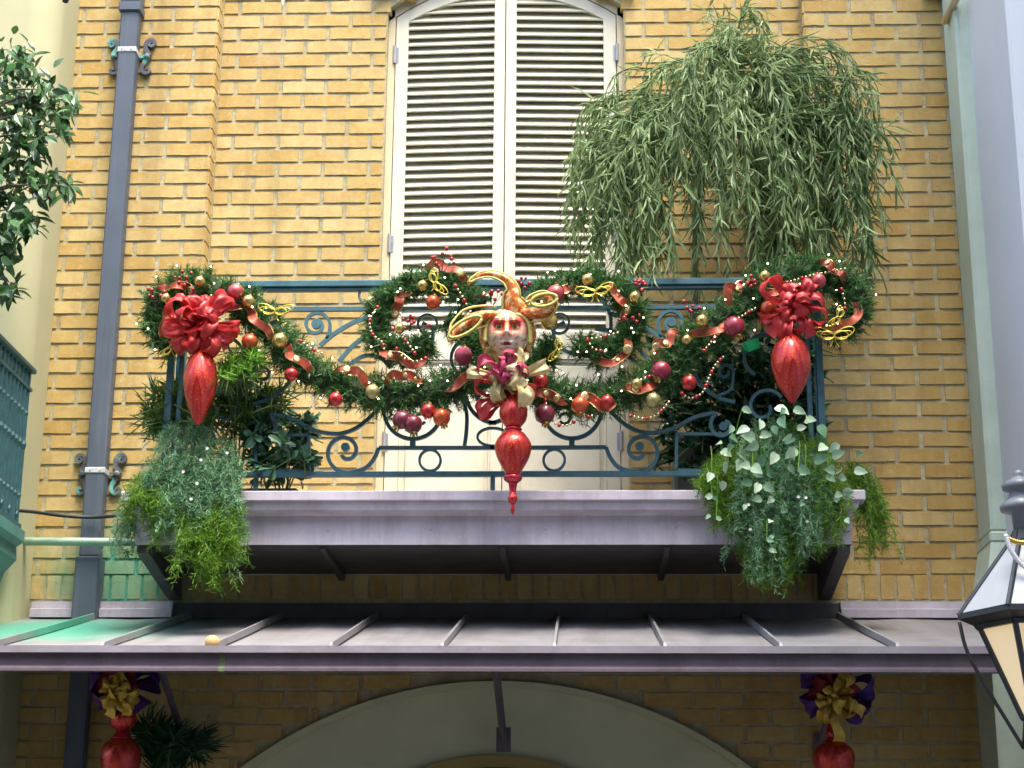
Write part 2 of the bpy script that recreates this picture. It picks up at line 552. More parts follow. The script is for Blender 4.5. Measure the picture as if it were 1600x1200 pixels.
# ------------------------------------------------------------------ brick building
H = .0695; LB = .2126; PIL = -.08
Z_REF = PX(335, 10.5, PIL)[2]                # a bed joint read off the pilaster
X_L = PX(319, 400, PIL)[0]                   # right corner of left pilaster
X_R = PX(1254, 12, PIL)[0]                   # left corner of right pilaster
X_MIN = PX(-60, 500, PIL)[0]; X_MAX = PX(1640, 500, PIL)[0]
Z_TOP = PX(800, -420, 0)[2]
W0 = PX(597, 300, 0)[0]; W1 = PX(979, 300, 0)[0]; WC = (W0 + W1) / 2
Z_FLOOR = PX(770, 772, -.72)[2] - .01        # balcony floor level
Z_SPRING = PX(603, 14, 0)[2]                 # arch of the door opening springs here
Z_SOLD1 = PX(400, 896, PIL)[2]; Z_SOLD0 = PX(400, 939, PIL)[2]
ARCH_R = .62; 
def head_z(x):                               # underside of the segmental arch over the door
    hw = (W1 - W0) / 2
    rise = .20
    rad = (hw * hw + rise * rise) / (2 * rise)
    dx = min(abs(x - WC), hw)
    return Z_SPRING + math.sqrt(rad * rad - dx * dx) - (rad - rise)
# arch below the canopy (photo points -> world)
A_P = [PX(395, 1193, PIL), PX(520, 1122, PIL), PX(640, 1082, PIL), PX(790, 1067, PIL), PX(930, 1082, PIL), PX(1050, 1125, PIL), PX(1160, 1190, PIL)]
A_C = PX(783, 1067, PIL)
_h = (A_P[-1][0] - A_P[0][0]) / 2; _r = A_C[2] - (A_P[0][2] + A_P[-1][2]) / 2
A_RAD = (_h * _h + _r * _r) / (2 * _r); A_X = (A_P[0][0] + A_P[-1][0]) / 2; A_Z = A_C[2] - A_RAD
def low_arch_top(x):
    d = A_RAD * A_RAD - (x - A_X) ** 2
    if abs(x - A_X) > _h * 1.22 or d <= 0: return -1e9
    return A_Z + math.sqrt(d)

bldg = thing('brick_building', 'yellow brick building front with tall louvred shutters behind the balcony', 'building', (0, 0, 0))

# brick meshes, a few shapes that all bricks share; unit: exact size handled by scale
def brick_geo(w, h, d, seed):
    rg = np.random.default_rng(seed)
    n = 5
    xs = np.linspace(-w / 2, w / 2, n)
    bev = .004
    F = []
    top = rg.normal(0, .0006, n); bot = rg.normal(0, .0008, n); fy = rg.normal(0, .0004, (n,))
    rows = []
    tilt = rg.normal(0, .0006)
    for j in range(4):
        for i in range(n):
            x = xs[i]; e = (i == 0) - (i == n - 1)
            if j == 0: rows.append((x, d, -h / 2 + bot[i]))
            elif j == 1: rows.append((x + e * bev, -.001 + fy[i] + tilt * x / w - (bev if False else 0) + (0.0008 if e else 0), -h / 2 + bot[i] + .001))
            elif j == 2: rows.append((x + e * bev, fy[i] + tilt * x / w + .0004 + (0.0008 if e else 0), h / 2 - .001 + top[i]))
            else: rows.append((x, d, h / 2 + top[i]))
    for j in range(3):
        for i in range(n - 1):
            F.append((j * n + i, j * n + i + 1, (j + 1) * n + i + 1, (j + 1) * n + i))
    F.append((0, n, 2 * n, 3 * n)); F.append((4 * n - 1, 3 * n - 1, 2 * n - 1, n - 1))
    return np.array(rows), F
JX, JZ = .0120, .0108
NVAR = 10
BRICK_MESH = {}
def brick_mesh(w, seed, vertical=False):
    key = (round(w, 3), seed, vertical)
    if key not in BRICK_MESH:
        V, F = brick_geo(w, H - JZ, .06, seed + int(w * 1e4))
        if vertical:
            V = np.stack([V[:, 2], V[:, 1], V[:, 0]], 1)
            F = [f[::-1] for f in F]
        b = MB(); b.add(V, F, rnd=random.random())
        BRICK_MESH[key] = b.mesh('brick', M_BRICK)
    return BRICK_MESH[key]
bricks = []   # (wallname, x0, x1, zc, yface, vertical)
def lay(wall, xa, xb, za, zb, y, hole=None, phase=0.0, ph0=0):
    k0 = math.ceil((za - Z_REF) / H - .3); k1 = math.floor((zb - Z_REF) / H + .01)
    for k in range(k0, k1):
        z0 = Z_REF + k * H; z1 = z0 + H
        off = phase + (LB / 2 if (k + ph0) % 2 else 0)
        i0 = math.floor((xa - off) / LB) - 1
        x = off + i0 * LB
        while x < xb:
            a, b = max(x, xa), min(x + LB, xb)
            segs = [(a, b)]
            if hole:
                h = hole((z0 + z1) / 2, z0, z1)
                if h:
                    ns = []
                    for (p, q) in segs:
                        if q <= h[0] or p >= h[1]: ns.append((p, q))
                        else:
                            if p < h[0]: ns.append((p, h[0] + JX / 2))
                            if q > h[1]: ns.append((h[1] - JX / 2, q))
                    segs = ns
            for (p, q) in segs:
                if q - p > .035:
                    bricks.append((wall, p + JX / 2, q - JX / 2, (z0 + z1) / 2, y, False))
            x += LB
def door_hole(zc, z0, z1):
    if z1 < Z_SPRING: return (W0, W1)
    xs = [x for x in np.linspace(W0, W1, 60) if head_z(x) > zc]
    return (xs[0], xs[-1]) if xs else None
def arch_hole(zc, z0, z1):
    xs = [x for x in np.linspace(A_X - _h * 1.2, A_X + _h * 1.2, 120) if low_arch_top(x) + .004 > z0]
    return (xs[0], xs[-1]) if xs else None
PH = PX(444, 28, 0)[0]
BF = -.0035   # brick face is this far in front of the wall plane's joint face + .004
Z_MAINLOW = Z_FLOOR - .25
lay('main', X_L, X_R, Z_MAINLOW, Z_TOP, 0, door_hole, PH)
lay('left', X_MIN, X_L + JX / 2, Z_SOLD1, Z_TOP, PIL, None, X_L, 1)
lay('right', X_R - JX / 2, X_MAX, Z_SOLD1, Z_TOP, PIL, None, X_R, 1)
lay('low', X_MIN, X_MAX, 0.02, Z_SOLD0 - .09, PIL, arch_hole, PH + .05)
# soldier course
x = X_MIN
while x < X_MAX:
    bricks.append(('sold', x, x + H - JZ, (Z_SOLD0 + Z_SOLD1) / 2, PIL, True))
    x += H
SOLD_L = (Z_SOLD1 - Z_SOLD0) - .010

def occl(px, py):
    if 900 < px < 1410 and 40 < py < 470: return True
    if 225 < px < 1360 and 405 < py < 680: return True
    if 190 < px < 390 and py > 600: return True
    if 1050 < px < 1390 and py > 560: return True
    if 190 < px < 1350 and py > 755: return True
    if px < 60 or px > 1530 or py < 4 or py > 960: return True
    if px < 130 and 60 < py < 470 and px < 118: return True
    return False
scored = []
for b in bricks:
    c = ((b[1] + b[2]) / 2, b[4], b[3])
    px, py = TOPX(c)
    if b[0] == 'low' or occl(px, py): s_ = -1
    else: s_ = (b[2] - b[1]) * (1 if not b[5] else .9)
    scored.append(s_)
order = np.argsort([-s for s in scored])
indiv = set(int(i) for i in order[:300] if scored[int(i)] > 0)
# mortar backing walls (each a part of the building)
JD = .0046  # joint depth
def wall_part(name, cubes):
    w = MB()
    for c_ in cubes: w.cube(*c_)
    return part(name, w, M_MORTAR, bldg)
zsp = Z_SPRING
main_w = MB()
main_w.cube(X_L - .02, W0 + .004, JD, .30, Z_MAINLOW, Z_TOP)
main_w.cube(W1 - .004, X_R + .02, JD, .30, Z_MAINLOW, Z_TOP)
xs_ = np.linspace(W0 + .004, W1 - .004, 25)
poly = [(x_, head_z(x_)) for x_ in xs_] + [(W1 - .004, Z_TOP), (W0 + .004, Z_TOP)]
main_w.prism(poly, JD, .30)
MAINW = part('wall', main_w, M_MORTAR, bldg)
lw = MB(); lw.cube(X_MIN, X_L - .006, PIL + JD, .29, Z_SOLD0 - .09, Z_TOP); LEFTW = part('pilaster', lw, M_MORTAR, bldg)
rw = MB(); rw.cube(X_R + .006, X_MAX, PIL + JD, .29, Z_SOLD0 - .09, Z_TOP); RIGHTW = part('pilaster', rw, M_MORTAR, bldg)
dw = MB()
dw.cube(X_L - .004, X_R + .004, PIL + JD + .001, .28, Z_SOLD0 - .092, Z_SOLD1 + .03)
# lower wall with an arched opening
zt = Z_SOLD0 - .0915
ax0, ax1 = A_X - _h * 1.15, A_X + _h * 1.15
dw.cube(X_MIN, ax0, PIL + JD + .0015, .28, 0, zt)
dw.cube(ax1, X_MAX, PIL + JD + .0015, .28, 0, zt)
xs_ = np.linspace(ax0, ax1, 41)
dw.prism([(x_, max(low_arch_top(x_), 0.2)) for x_ in xs_] + [(ax1, zt), (ax0, zt)], PIL + JD + .0015, .28)
LOWW = part('lower_wall', dw, M_MORTAR, bldg)
WALLS = {'main': MAINW, 'left': LEFTW, 'right': RIGHTW, 'low': LOWW, 'sold': LOWW}
rest = {k: MB() for k in WALLS}
for i, (wn, xa, xb, zc, y, vert) in enumerate(bricks):
    yf = y + random.gauss(0, .0005)
    zc += random.gauss(0, .0008)
    seed = random.randrange(NVAR)
    w = SOLD_L if vert else xb - xa
    wq = round(w, 2) if abs(w - (LB - JX)) > .004 else LB - JX
    if i in indiv:
        ob = bpy.data.objects.new('brick', brick_mesh(wq, seed, vert))
        COL.objects.link(ob); ob.parent = WALLS[wn]
        ob.location = ((xa + xb) / 2, yf, zc)
        if not vert: ob.scale = (w / wq, 1, 1)
    else:
        V, F = brick_geo(w, (H - JZ), .06, seed)
        if vert:
            V = np.stack([V[:, 2], V[:, 1], V[:, 0]], 1); F = [f[::-1] for f in F]
        V = V + np.array([(xa + xb) / 2, yf, zc])
        rest[wn].add(V, F)
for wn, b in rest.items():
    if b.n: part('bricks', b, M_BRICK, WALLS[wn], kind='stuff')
# return faces of the two pilasters: bricks turning the corner
for wn, xx, sgn in (('left', X_L, 1), ('right', X_R, -1)):
    b = MB()
    k0 = math.ceil((Z_SOLD1 - Z_REF) / H); k1 = math.floor((Z_TOP - Z_REF) / H)
    for k in range(k0, k1):
        z0 = Z_REF + k * H + JZ / 2
        b.cube(xx - sgn * .05, xx + sgn * .0012, PIL + .0045, .03, z0, z0 + H - JZ)
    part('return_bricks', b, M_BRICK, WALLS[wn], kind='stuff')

# arched tympanum under the canopy
t = MB()
xs_ = np.linspace(A_X - _h * 1.14, A_X + _h * 1.14, 49)
in_r = A_RAD - .035
def ta(x, rad): 
    d = rad * rad - (x - A_X) ** 2
    return A_Z + math.sqrt(d) if d > 0 else 0
OR_R = None
pc = PX(775, 1181, .02)
or_w = PX(935, 1200, .02)[0] - PX(620, 1200, .02)[0]
t.prism([(x_, ta(x_, A_RAD + .01)) for x_ in xs_] + [(xs_[-1], .3), (xs_[0], .3)], .02, .06)
part('tympanum', t, M_TYMP, bldg)
# dark moulding round the arch edge
tm = MB()
th = np.linspace(math.asin(-.98 * _h * 1.12 / A_RAD), math.asin(.98 * _h * 1.12 / A_RAD), 49)
ring = np.array([(A_X + (A_RAD - .002) * math.sin(a), PIL + .035, A_Z + (A_RAD - .002) * math.cos(a)) for a in th])
tm.bar(ring, .014, .120)
part('arch_moulding', tm, M_TYMP, bldg)
oc = MB()
r2h = or_w * .62; r2r = .16
rad2 = (r2h ** 2 + r2r ** 2) / (2 * r2r)
xs2 = np.linspace(pc[0] - r2h, pc[0] + r2h, 31)
pp = [(x_, pc[2] - rad2 + math.sqrt(rad2 ** 2 - (x_ - pc[0]) ** 2)) for x_ in xs2]
oc.prism(pp + [(xs2[-1], .3), (xs2[0], .3)], -.012, .019)
part('fanlight_arch', oc, M_OCHRE, bldg)
fl = MB(); fl.prism([(x_ * .93 + pc[0] * .07, z_ - .05) for x_, z_ in pp] + [(xs2[-1] * .93 + pc[0] * .07, .32), (xs2[0] * .93 + pc[0] * .07, .32)], -.016, -.0125)
part('fanlight_glass', fl, M_GLASSD, bldg)

# door frame round the shutters
FRY = .045
fr = MB()
jw = .036
fr.cube(W0 - .002, W0 + jw, FRY, .16, Z_FLOOR - .1, Z_SPRING + .02, bev=.004)
part('door_jamb', fr, M_FRAME, bldg)
fr = MB()
fr.cube(W1 - jw, W1 + .002, FRY, .16, Z_FLOOR - .1, Z_SPRING + .02, bev=.004)
part('door_jamb', fr, M_FRAME, bldg)
fr = MB()
xs_ = np.linspace(W0 - .002, W1 + .002, 33)
fr.prism([(x_, head_z(x_) - .045) for x_ in xs_] + [(x_, head_z(x_) + .004) for x_ in xs_[::-1]], FRY, .16)
part('door_head', fr, M_FRAME, bldg)
# white moulded hood over the door (its lower edge just shows at the top of the picture)
hd = MB()
pts = []
hxs = np.linspace(W0 - .055, W1 + .055, 41)
hw_ = (W1 - W0) / 2 + .06
def hood(x, o): 
    return Z_SPRING + .062 + .19 * (1 - ((x - WC) / hw_) ** 2) + o
hd.prism([(x_, hood(x_, 0)) for x_ in hxs] + [(x_, hood(x_, .11)) for x_ in hxs[::-1]], -.05, .008)
hd.prism([(x_, hood(x_, .11)) for x_ in hxs] + [(x_, hood(x_, .15)) for x_ in hxs[::-1]], -.08, .008)
part('door_hood', hd, M_SHUT, bldg)
bk = MB(); bk.cube(W0, W1, .17, .2, Z_FLOOR - .2, Z_SPRING + .24); part('dark_room', bk, M_DARK, bldg)

# two louvred shutter leaves
def shutter_leaf(side):
    hinge = W0 + jw + .004 if side < 0 else W1 - jw - .004
    width = (W1 - W0) / 2 - jw - .006
    e = bpy.data.objects.new('shutter', None); COL.objects.link(e)
    e.empty_display_size = .05
    e.parent = bldg; e.location = (hinge, FRY + .008, 0)
    e.rotation_euler = (0, 0, R(-2.6) * (-side) * (1 if side < 0 else 1))
    e['label'] = 'louvred leaf beside the left jamb' if side < 0 else 'louvred leaf half behind the weeping plant'
    ORG[e.name] = np.zeros(3)
    s = -side                                # local x runs from hinge (0) towards the middle
    def X(u): return s * u
    def prt(name, b, mat=M_SHUT):
        return part(name, b, mat, e)
    st = .058
    zb = Z_FLOOR + .01
    zs = PX(700, 521, .05)[2]                # bottom of louvres
    D0, D1 = 0.0, .042
    def topz(u, o=0.0):
        return head_z(hinge + s * u) - .05 - o
    for (u0, u1) in ((0, st), (width - st * .85, width)):
        b = MB(); us = np.linspace(u0, u1, 5)
        b.prism([(X(u), zb) for u in (us[0], us[-1])] + [(X(u), topz(u)) for u in us[::-1]], D0, D1)
        prt('stile', b)
    b = MB(); us = np.linspace(st - .001, width - st * .85 + .001, 17)
    b.prism([(X(u), topz(u, .058)) for u in us] + [(X(u), topz(u, .001)) for u in us[::-1]], D0 + .001, D1 - .001)
    prt('top_rail', b)
    zr = zs - .125
    b = MB(); b.cube(X(st - .001), X(width - st * .85 + .001), D0 + .001, D1, zr, zs); prt('lock_rail', b)
    b = MB(); b.cube(X(st - .001), X(width - st * .85 + .001), D0 + .001, D1, zb, zb + .085); prt('bottom_rail', b)
    # raised-and-fielded panel
    b = MB(); b.cube(X(st - .001), X(width - st * .85 + .001), D0 + .018, D1 - .004, zb + .08, zr + .005)
    b.cube(X(st + .03), X(width - st * .85 - .03), D0 + .008, D0 + .0175, zb + .115, zr - .03, bev=.008)
    prt('panel', b)
    b = MB()
    for (x0, x1, z0, z1) in ((st, width - st * .85, zr - .014, zr - .0005), (st, width - st * .85, zb + .0855, zb + .099), (st, st + .013, zb + .0995, zr - .0145), (width - st * .85 - .013, width - st * .85, zb + .0995, zr - .0145)):
        b.cube(X(x0), X(x1), D0 + .006, D0 + .0178, z0, z1, bev=.004)
    prt('panel_moulding', b)
    # louvre slats
    pitch = (PX(700, 130, .05)[2] - PX(700, 130 + 13.15 * 20, .05)[2]) / 20
    n = int((Z_SPRING + .2 - zs) / pitch)
    u0, u1 = st - .004, width - st * .85 + .004
    th, dp, ang = .008, .062, R(52)
    prof = []
    for (a, q) in ((-dp / 2, -th / 2), (-dp / 2 - .002, 0), (-dp / 2, th / 2), (dp / 2, th / 2), (dp / 2, -th / 2)):
        prof.append((a * math.cos(ang) - q * math.sin(ang), a * math.sin(ang) + q * math.cos(ang)))
    sl = MB(); sl.profile_x(prof, min(X(u0), X(u1)), max(X(u0), X(u1)))
    me = sl.mesh('slat', M_SHUT)
    for k in range(n):
        z = zs + (k + .55) * pitch
        if z > topz((u0 + u1) / 2, .02) + .05: break
        o = bpy.data.objects.new('slat', me); COL.objects.link(o); o.parent = e
        # slats near the arched head are shorter
        w_full = u1 - u0
        ok = [u for u in np.linspace(u0, u1, 40) if topz(u, .03) > z]
        if not ok or ok[-1] - ok[0] < .03: continue
        k_ = (ok[-1] - ok[0]) / w_full
        o.scale = (k_, 1, 1)
        c0 = (u0 + u1) / 2; c1 = (ok[0] + ok[-1]) / 2
        o.location = (X(c1) - k_ * X(c0), .024, z + random.gauss(0, .0006))
        o.rotation_euler = (random.gauss(0, .02), 0, 0)
    b = MB()
    zm = zs
    b.cube(X(u0), X(u1), .0462, .052, zs - .01, Z_SPRING + .12); prt('louvre_backing', b, M_LOUV)
    for zpx in (85, 380, 690):
        zz = PX(605, zpx, .04)[2]
        b = MB(); b.tube([(X(-.004), -.012, zz - .045), (X(-.004), -.012, zz + .045)], .008, 8)
        b.cube(X(-.02), X(.014), -.0015, .001, zz - .04, zz + .04)
        prt('hinge', b, M_STEEL)
    return e
shutter_leaf(-1); shutter_leaf(1)

# ------------------------------------------------------------------ lower canopy
CY = -1.50
Zc_f = PX(800, 1016, CY)[2]; Zc_w = PX(800, 966, PIL)[2]
CX0 = PX(-220, 1015, CY)[0]; CX1 = PX(1505, 500, PIL)[0] - .056
can = thing('metal_canopy', 'long mauve standing-seam metal canopy running under the balcony', 'canopy', (PX(770, 1015, CY)[0], CY, Zc_f))
b = MB()
nx = 40
V = []; F = []
for i in range(nx + 1):
    x_ = CX0 + (CX1 - CX0) * i / nx
    for (yy, zz) in ((PIL, Zc_w), ((CY + PIL) / 2, (Zc_f + Zc_w) / 2 - .006), (CY + .012, Zc_f)):
        V.append((x_, yy, zz + .003 * math.sin(i * 1.9)))
    for (yy, zz) in ((CY + .012, Zc_f - .012), (PIL, Zc_w - .012)):
        V.append((x_, yy, zz + .003 * math.sin(i * 1.9)))
for i in range(nx):
    for k in range(5):
        k2 = (k + 1) % 5
        F.append((i * 5 + k, i * 5 + k2, i * 5 + 5 + k2, i * 5 + 5 + k))
b.add(V, F); part('roof_sheet', b, M_CANOPY, can)
def can_z(y): return Zc_f + (Zc_w - Zc_f) * (y - CY) / (PIL - CY)
for sx in (-20, 156, 333, 515, 690, 866, 1040, 1222, 1405):
    xx = PX(sx, 1010, CY)[0]
    b = MB()
    y0, y1 = CY + .018, PIL - .004
    hgt = .028; w_ = .007
    V = [(xx - w_, y0, can_z(y0) + .002), (xx + w_, y0, can_z(y0) + .002), (xx + w_ * .7, y0 + .02, can_z(y0) + hgt), (xx - w_ * .7, y0 + .02, can_z(y0) + hgt),
         (xx - w_, y1, can_z(y1) + .002), (xx + w_, y1, can_z(y1) + .002), (xx + w_ * .7, y1, can_z(y1) + hgt), (xx - w_ * .7, y1, can_z(y1) + hgt)]
    b.add(V, [(0, 3, 2, 1), (4, 5, 6, 7), (0, 1, 5, 4), (1, 2, 6, 5), (2, 3, 7, 6), (3, 0, 4, 7)])
    part('standing_seam', b, M_CANOPY, can)
zt_ = Zc_f + .004; zb_ = PX(800, 1049, CY - .03)[2]
def gprof(y, k=1):
    return [(y, zt_), (y - .045, zt_ + .001), (y - .05, zt_ - .018), (y - .030, zt_ - .022), (y - .028, zb_ + .020), (y - .040, zb_ + .010), (y - .040, zb_), (y, zb_)]
xj = PX(350, 1035, CY)[0]
b = MB(); b.profile_x([(CY + .012, zt_ + .0085), (CY - .038, zt_ + .0055), (CY - .0425, zt_ - .019), (CY - .0405, zt_ - .019), (CY - .036, zt_ + .0025), (CY + .012, zt_ + .0055)], CX0, CX1); part('drip_edge', b, M_DRIP, can)
b = MB(); b.profile_x(gprof(CY + .010), CX0, xj - .002); part('gutter', b, M_GUTTER, can)
b = MB(); b.profile_x(gprof(CY + .010), xj + .002, CX1); part('gutter', b, M_GUTTER, can)
b = MB(); b.profile_x([(p[0] - .002 if p[0] < CY else p[0], p[1] + (.0015 if p[1] > (zt_ + zb_) / 2 else -.0015)) for p in gprof(CY + .010)], xj - .012, xj + .008)
M_MOSS = paint('mossy_joint', (.16, .20, .10, 1), .9, var=.5, scale=60)
part('gutter_joint', b, M_MOSS, can)
# flashings against the wall at both ends and behind
for (xa, xb) in ((PX(52, 960, PIL)[0], PX(272, 960, PIL)[0]), (PX(1312, 955, PIL)[0], PX(1530, 955, PIL)[0])):
    b = MB()
    z0 = Zc_w - .005
    b.profile_x([(PIL + .012, z0), (PIL - .055, z0), (PIL - .055, z0 + .035), (PIL - .035, z0 + .040), (PIL - .035, Z_SOLD0 - .008), (PIL + .012, Z_SOLD0 - .004)], xa, xb)
    part('flashing', b, M_PURPLE, can)
b = MB(); b.profile_x([(PIL + .010, Zc_w - .006), (PIL - .02, Zc_w - .006), (PIL - .02, Z_SOLD0 - .012), (PIL + .010, Z_SOLD0 - .010)], PX(273, 955, PIL)[0], PX(1311, 955, PIL)[0])
part('flashing', b, M_SOFFIT, can)  # dark strip paints in the shade behind the balcony
for (p0, p1) in (((768, 1046), (787, 1156)), ((228, 1060), (290, 1165)), ((1325, 1052), (1282, 1165))):
    b = MB()
    a = PX(p0[0], p0[1], -.62); c = PX(p1[0], p1[1], PIL)
    a[2] = can_z(-.62) - .014
    b.tube([a, (a + c) / 2, c], .016, 6); b.cube(c[0] - .03, c[0] + .03, PIL - .004, PIL - .018, c[2] - .05, c[2] + .05)
    part('strut', b, M_GUTTER, can)
b = MB()
for i in range(9):
    pass
# small fallen fruit at the gutter edge
b = MB(); fc = PX(331, 1013, CY + .035); fc[2] = can_z(CY + .035) + .022
b.sphere(fc, .026, 16)
M_PEACH = paint('peach_skin', (.62, .40, .16, 1), .5, var=.25, scale=30)
solo('fruit', b, M_PEACH, 'small pale orange ball lying at the canopy edge by the gutter joint', 'ball', fc, True)

# ------------------------------------------------------------------ balcony
BX0 = PX(188, 775, -.80)[0]; BX1 = PX(1352, 762, -.80)[0]
FX0 = PX(212, 830, -.72)[0]; FX1 = PX(1330, 825, -.72)[0]
ZL1 = PX(770, 766, -.80)[2]; ZL0 = PX(770, 782, -.80)[2]; ZF0 = PX(770, 851, -.72)[2]
ZS_W = PX(770, 897, PIL)[2]
bal = thing('balcony', 'mauve metal balcony ledge carrying the ironwork railing above the canopy', 'balcony', (PX(770, 800, -.4)[0], -.4, ZF0))
b = MB(); b.cube(BX0, BX1, -.80, PIL - .001, ZL0, ZL1, bev=.004)
part('ledge', b, M_PURPLE, bal)
b = MB()
# cove sloping in from ledge to fascia, then flat fascia; mitred at the ends
zc1, zc0 = ZL0 - .001, PX(770, 806, -.72)[2]
def loop(y, x0, x1, z): return [(x0, y, z), (x1, y, z), (x1, PIL, z), (x0, PIL, z)]
rings = [loop(-.785, BX0 + .02, BX1 - .02, zc1), loop(-.775, BX0 + .03, BX1 - .03, zc1 - .03), loop(-.735, FX0 - .008, FX1 + .008, zc0 + .008), loop(-.72, FX0, FX1, zc0), loop(-.72, FX0, FX1, ZF0)]
V = sum(rings, []); F = []
for i in range(len(rings) - 1):
    for k in range(4):
        k2 = (k + 1) % 4
        F.append((i * 4 + k, i * 4 + k2, i * 4 + 4 + k2, i * 4 + 4 + k))
b.add(V, [f[::-1] for f in F]); part('fascia', b, M_PURPLE, bal)
for (rx, ry) in ((352, 829), (513, 829), (672, 827), (853, 826), (1055, 823), (1225, 822)):
    c = PX(rx, ry, -.72); b = MB(); b.sphere(c, .0075, 10, sc=(1, .6, 1)); part('rivet', b, M_PURPLE, bal, True)
# soffit: a short level lip, then sloping down to the wall
b = MB()
b.profile_x([(-.7195, ZF0), (-.7195, ZF0 + .02), (-.58, ZF0 + .02), (PIL - .002, ZS_W + .02), (PIL - .002, ZS_W), (-.585, ZF0 + .002)], FX0 + .004, FX1 - .004)
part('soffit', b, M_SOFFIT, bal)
for rx in (300, 520, 790, 1037, 1245):
    xx = PX(rx, 870, -.4)[0]
    b = MB()
    b.profile_x([(-.69, ZF0 - .003), (-.60, ZF0 - .003), (PIL - .004, ZS_W - .003), (PIL - .004, ZS_W - .030), (-.60, ZF0 - .022), (-.69, ZF0 - .012)], xx - .011, xx + .011)
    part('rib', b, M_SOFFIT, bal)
for xx, s_ in ((FX0 + .03, 1), (FX1 - .03, -1)):
    b = MB()
    zw = PX(300, 938, PIL)[2]
    b.profile_x([(-.70, ZF0 - .001), (PIL - .003, ZF0 + .002), (PIL - .003, zw), (PIL - .06, zw), (-.70, ZF0 - .03)], xx - .025, xx + .025)
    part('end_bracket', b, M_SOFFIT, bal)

# ------------------------------------------------------------------ downpipe
DY = PIL - .055
xpipe = PX(176, 420, DY)[0]
ztp = Z_TOP; zpb = PX(140, 872, DY)[2]; zend = PX(130, 972, DY)[2]
dp = thing('downpipe', 'slate blue square rainwater downpipe with scrolled brackets on the left pilaster', 'downpipe', (xpipe, DY, zend))
pw = .0415
b = MB(); b.cube(xpipe - pw, xpipe + pw, DY - .04, DY + .035, zpb, ztp, bev=.006); part('pipe', b, M_PIPE, dp)
b = MB(); b.cube(xpipe - pw * 1.22, xpipe + pw * 1.22, DY - .052, DY + .045, PX(205, 24, DY)[2], PX(207, 10, DY)[2], bev=.005)
b.cube(xpipe - pw * 1.12, xpipe + pw * 1.12, DY - .047, DY + .042, PX(207, 10, DY)[2] + .0005, PX(207, -40, DY)[2], bev=.005); part('socket', b, M_PIPE, dp)
b = MB(); b.cube(xpipe - pw * 1.25, xpipe + pw * 1.25, DY - .055, DY + .047, zend, zpb - .001, bev=.006)
part('shoe', b, M_PIPE, dp)
# pipe goes on under the canopy
b = MB(); b.cube(xpipe - pw, xpipe + pw, DY - .035, DY + .03, 0.02, Zc_w - .05, bev=.006); part('lower_pipe', b, M_PIPE, dp)
def scroll_bracket(zc, s):
    """S-shaped cast ear beside the pipe"""
    x0 = xpipe + s * (pw + .012)
    u = .00275
    P = []
    # from upper curl to lower curl; local px coordinates, x outwards
    crv = [(13, 26), (10, 28), (7, 26), (7, 22), (11, 20), (15, 23), (15, 28), (11, 32), (5, 30), (1, 24), (1, 16), (5, 8), (8, 1)]
    low = [(8, 1), (3, -5), (0, -12), (-3, -20), (-2, -27), (3, -31), (9, -29), (10, -24), (6, -22), (4, -25)]
    bb = MB()
    for cc in (crv, low):
        pts = smooth([(x0 + s * (a + 4) * u, PIL - .014, zc + z * u) for a, z in cc], 6)
        w = np.interp(np.linspace(0, 1, len(pts)), [0, .5, 1], [.010, .015, .022] if cc is crv else [.022, .015, .010])
        bb.bar(pts, w, .016)
    bb.sphere((x0 + s * 8 * u, PIL - .02, zc), .016, 10)
    bb.cube(min(xpipe, x0 + s * 8 * u), max(xpipe, x0 + s * 8 * u), PIL - .01, PIL - .022, zc - .009, zc + .009)
    return bb
for zpx, xx in ((83, 200), (738, 152)):
    zc = PX(xx, zpx, DY)[2]
    b = MB(); b.cube(xpipe - pw - .003, xpipe + pw + .003, DY - .0435, DY + .03, zc - .013, zc + .013, bev=.003)
    for q in (-.5, .5): b.sphere((xpipe + q * pw, DY - .044, zc), .004, 6)
    part('strap', b, M_STRAP, dp)
    for s in (-1, 1): part('scroll_bracket', scroll_bracket(zc, s), M_BRKT, dp)

# cable and green pipe between the left building and the balcony
b = MB(); pts = smooth(PXL([(-10, 796, -.55), (45, 799, -.4), (100, 806, -.25), (150, 808, -.2), (215, 803, -.3)], 0), 8)
b.tube(pts, .008, 6); solo('cable', b, M_CABLE, 'thin black cable sagging across the foot of the downpipe', 'cable', pts[0], True)
b = MB(); a = PX(20, 846, -.22); c = PX(225, 847, -.22)
b.tube([a, c], .0175, 12); b.tube([a, a + (c - a) * .03], .022, 12)
solo('conduit', b, M_GPIPE, 'pale green horizontal pipe between left building and balcony', 'pipe', a, True)

# ------------------------------------------------------------------ balcony railing
RY = -.70
MX = PX(770, 600, RY)[0]
rail = thing('balcony_railing', 'teal wrought iron railing with scrolls and rings on the balcony', 'railing', (MX, RY, ZL1))
def lx(px, py): return PX(px, py, RY)
def zpx(py): return PX(770, py, RY)[2]
RX0 = lx(268, 560)[0]; RX1 = 2 * MX - RX0
BT, BD = .0150, .016
def rpart(name, pts, t=BT, d=BD, closed=False, mirror=True, dy=0.0):
    P = np.array([PX(p[0], p[1] , RY) for p in pts])
    P[:, 1] += dy
    b = MB(); b.bar(P, t, d, closed=closed); part(name, b, M_IRON, rail)
    if mirror:
        Q = P.copy(); Q[:, 0] = 2 * MX - Q[:, 0]
        b = MB(); b.bar(Q, t, d, closed=closed); part(name, b, M_IRON, rail)
def sp(cx, cy, r0, r1, a0, a1, n=40):
    a = np.radians(np.linspace(a0, a1, n)); r = np.linspace(r0, r1, n)
    return [(cx + r_ * math.cos(a_), cy - r_ * math.sin(a_)) for r_, a_ in zip(r, a)]
ztr = zpx(441); 
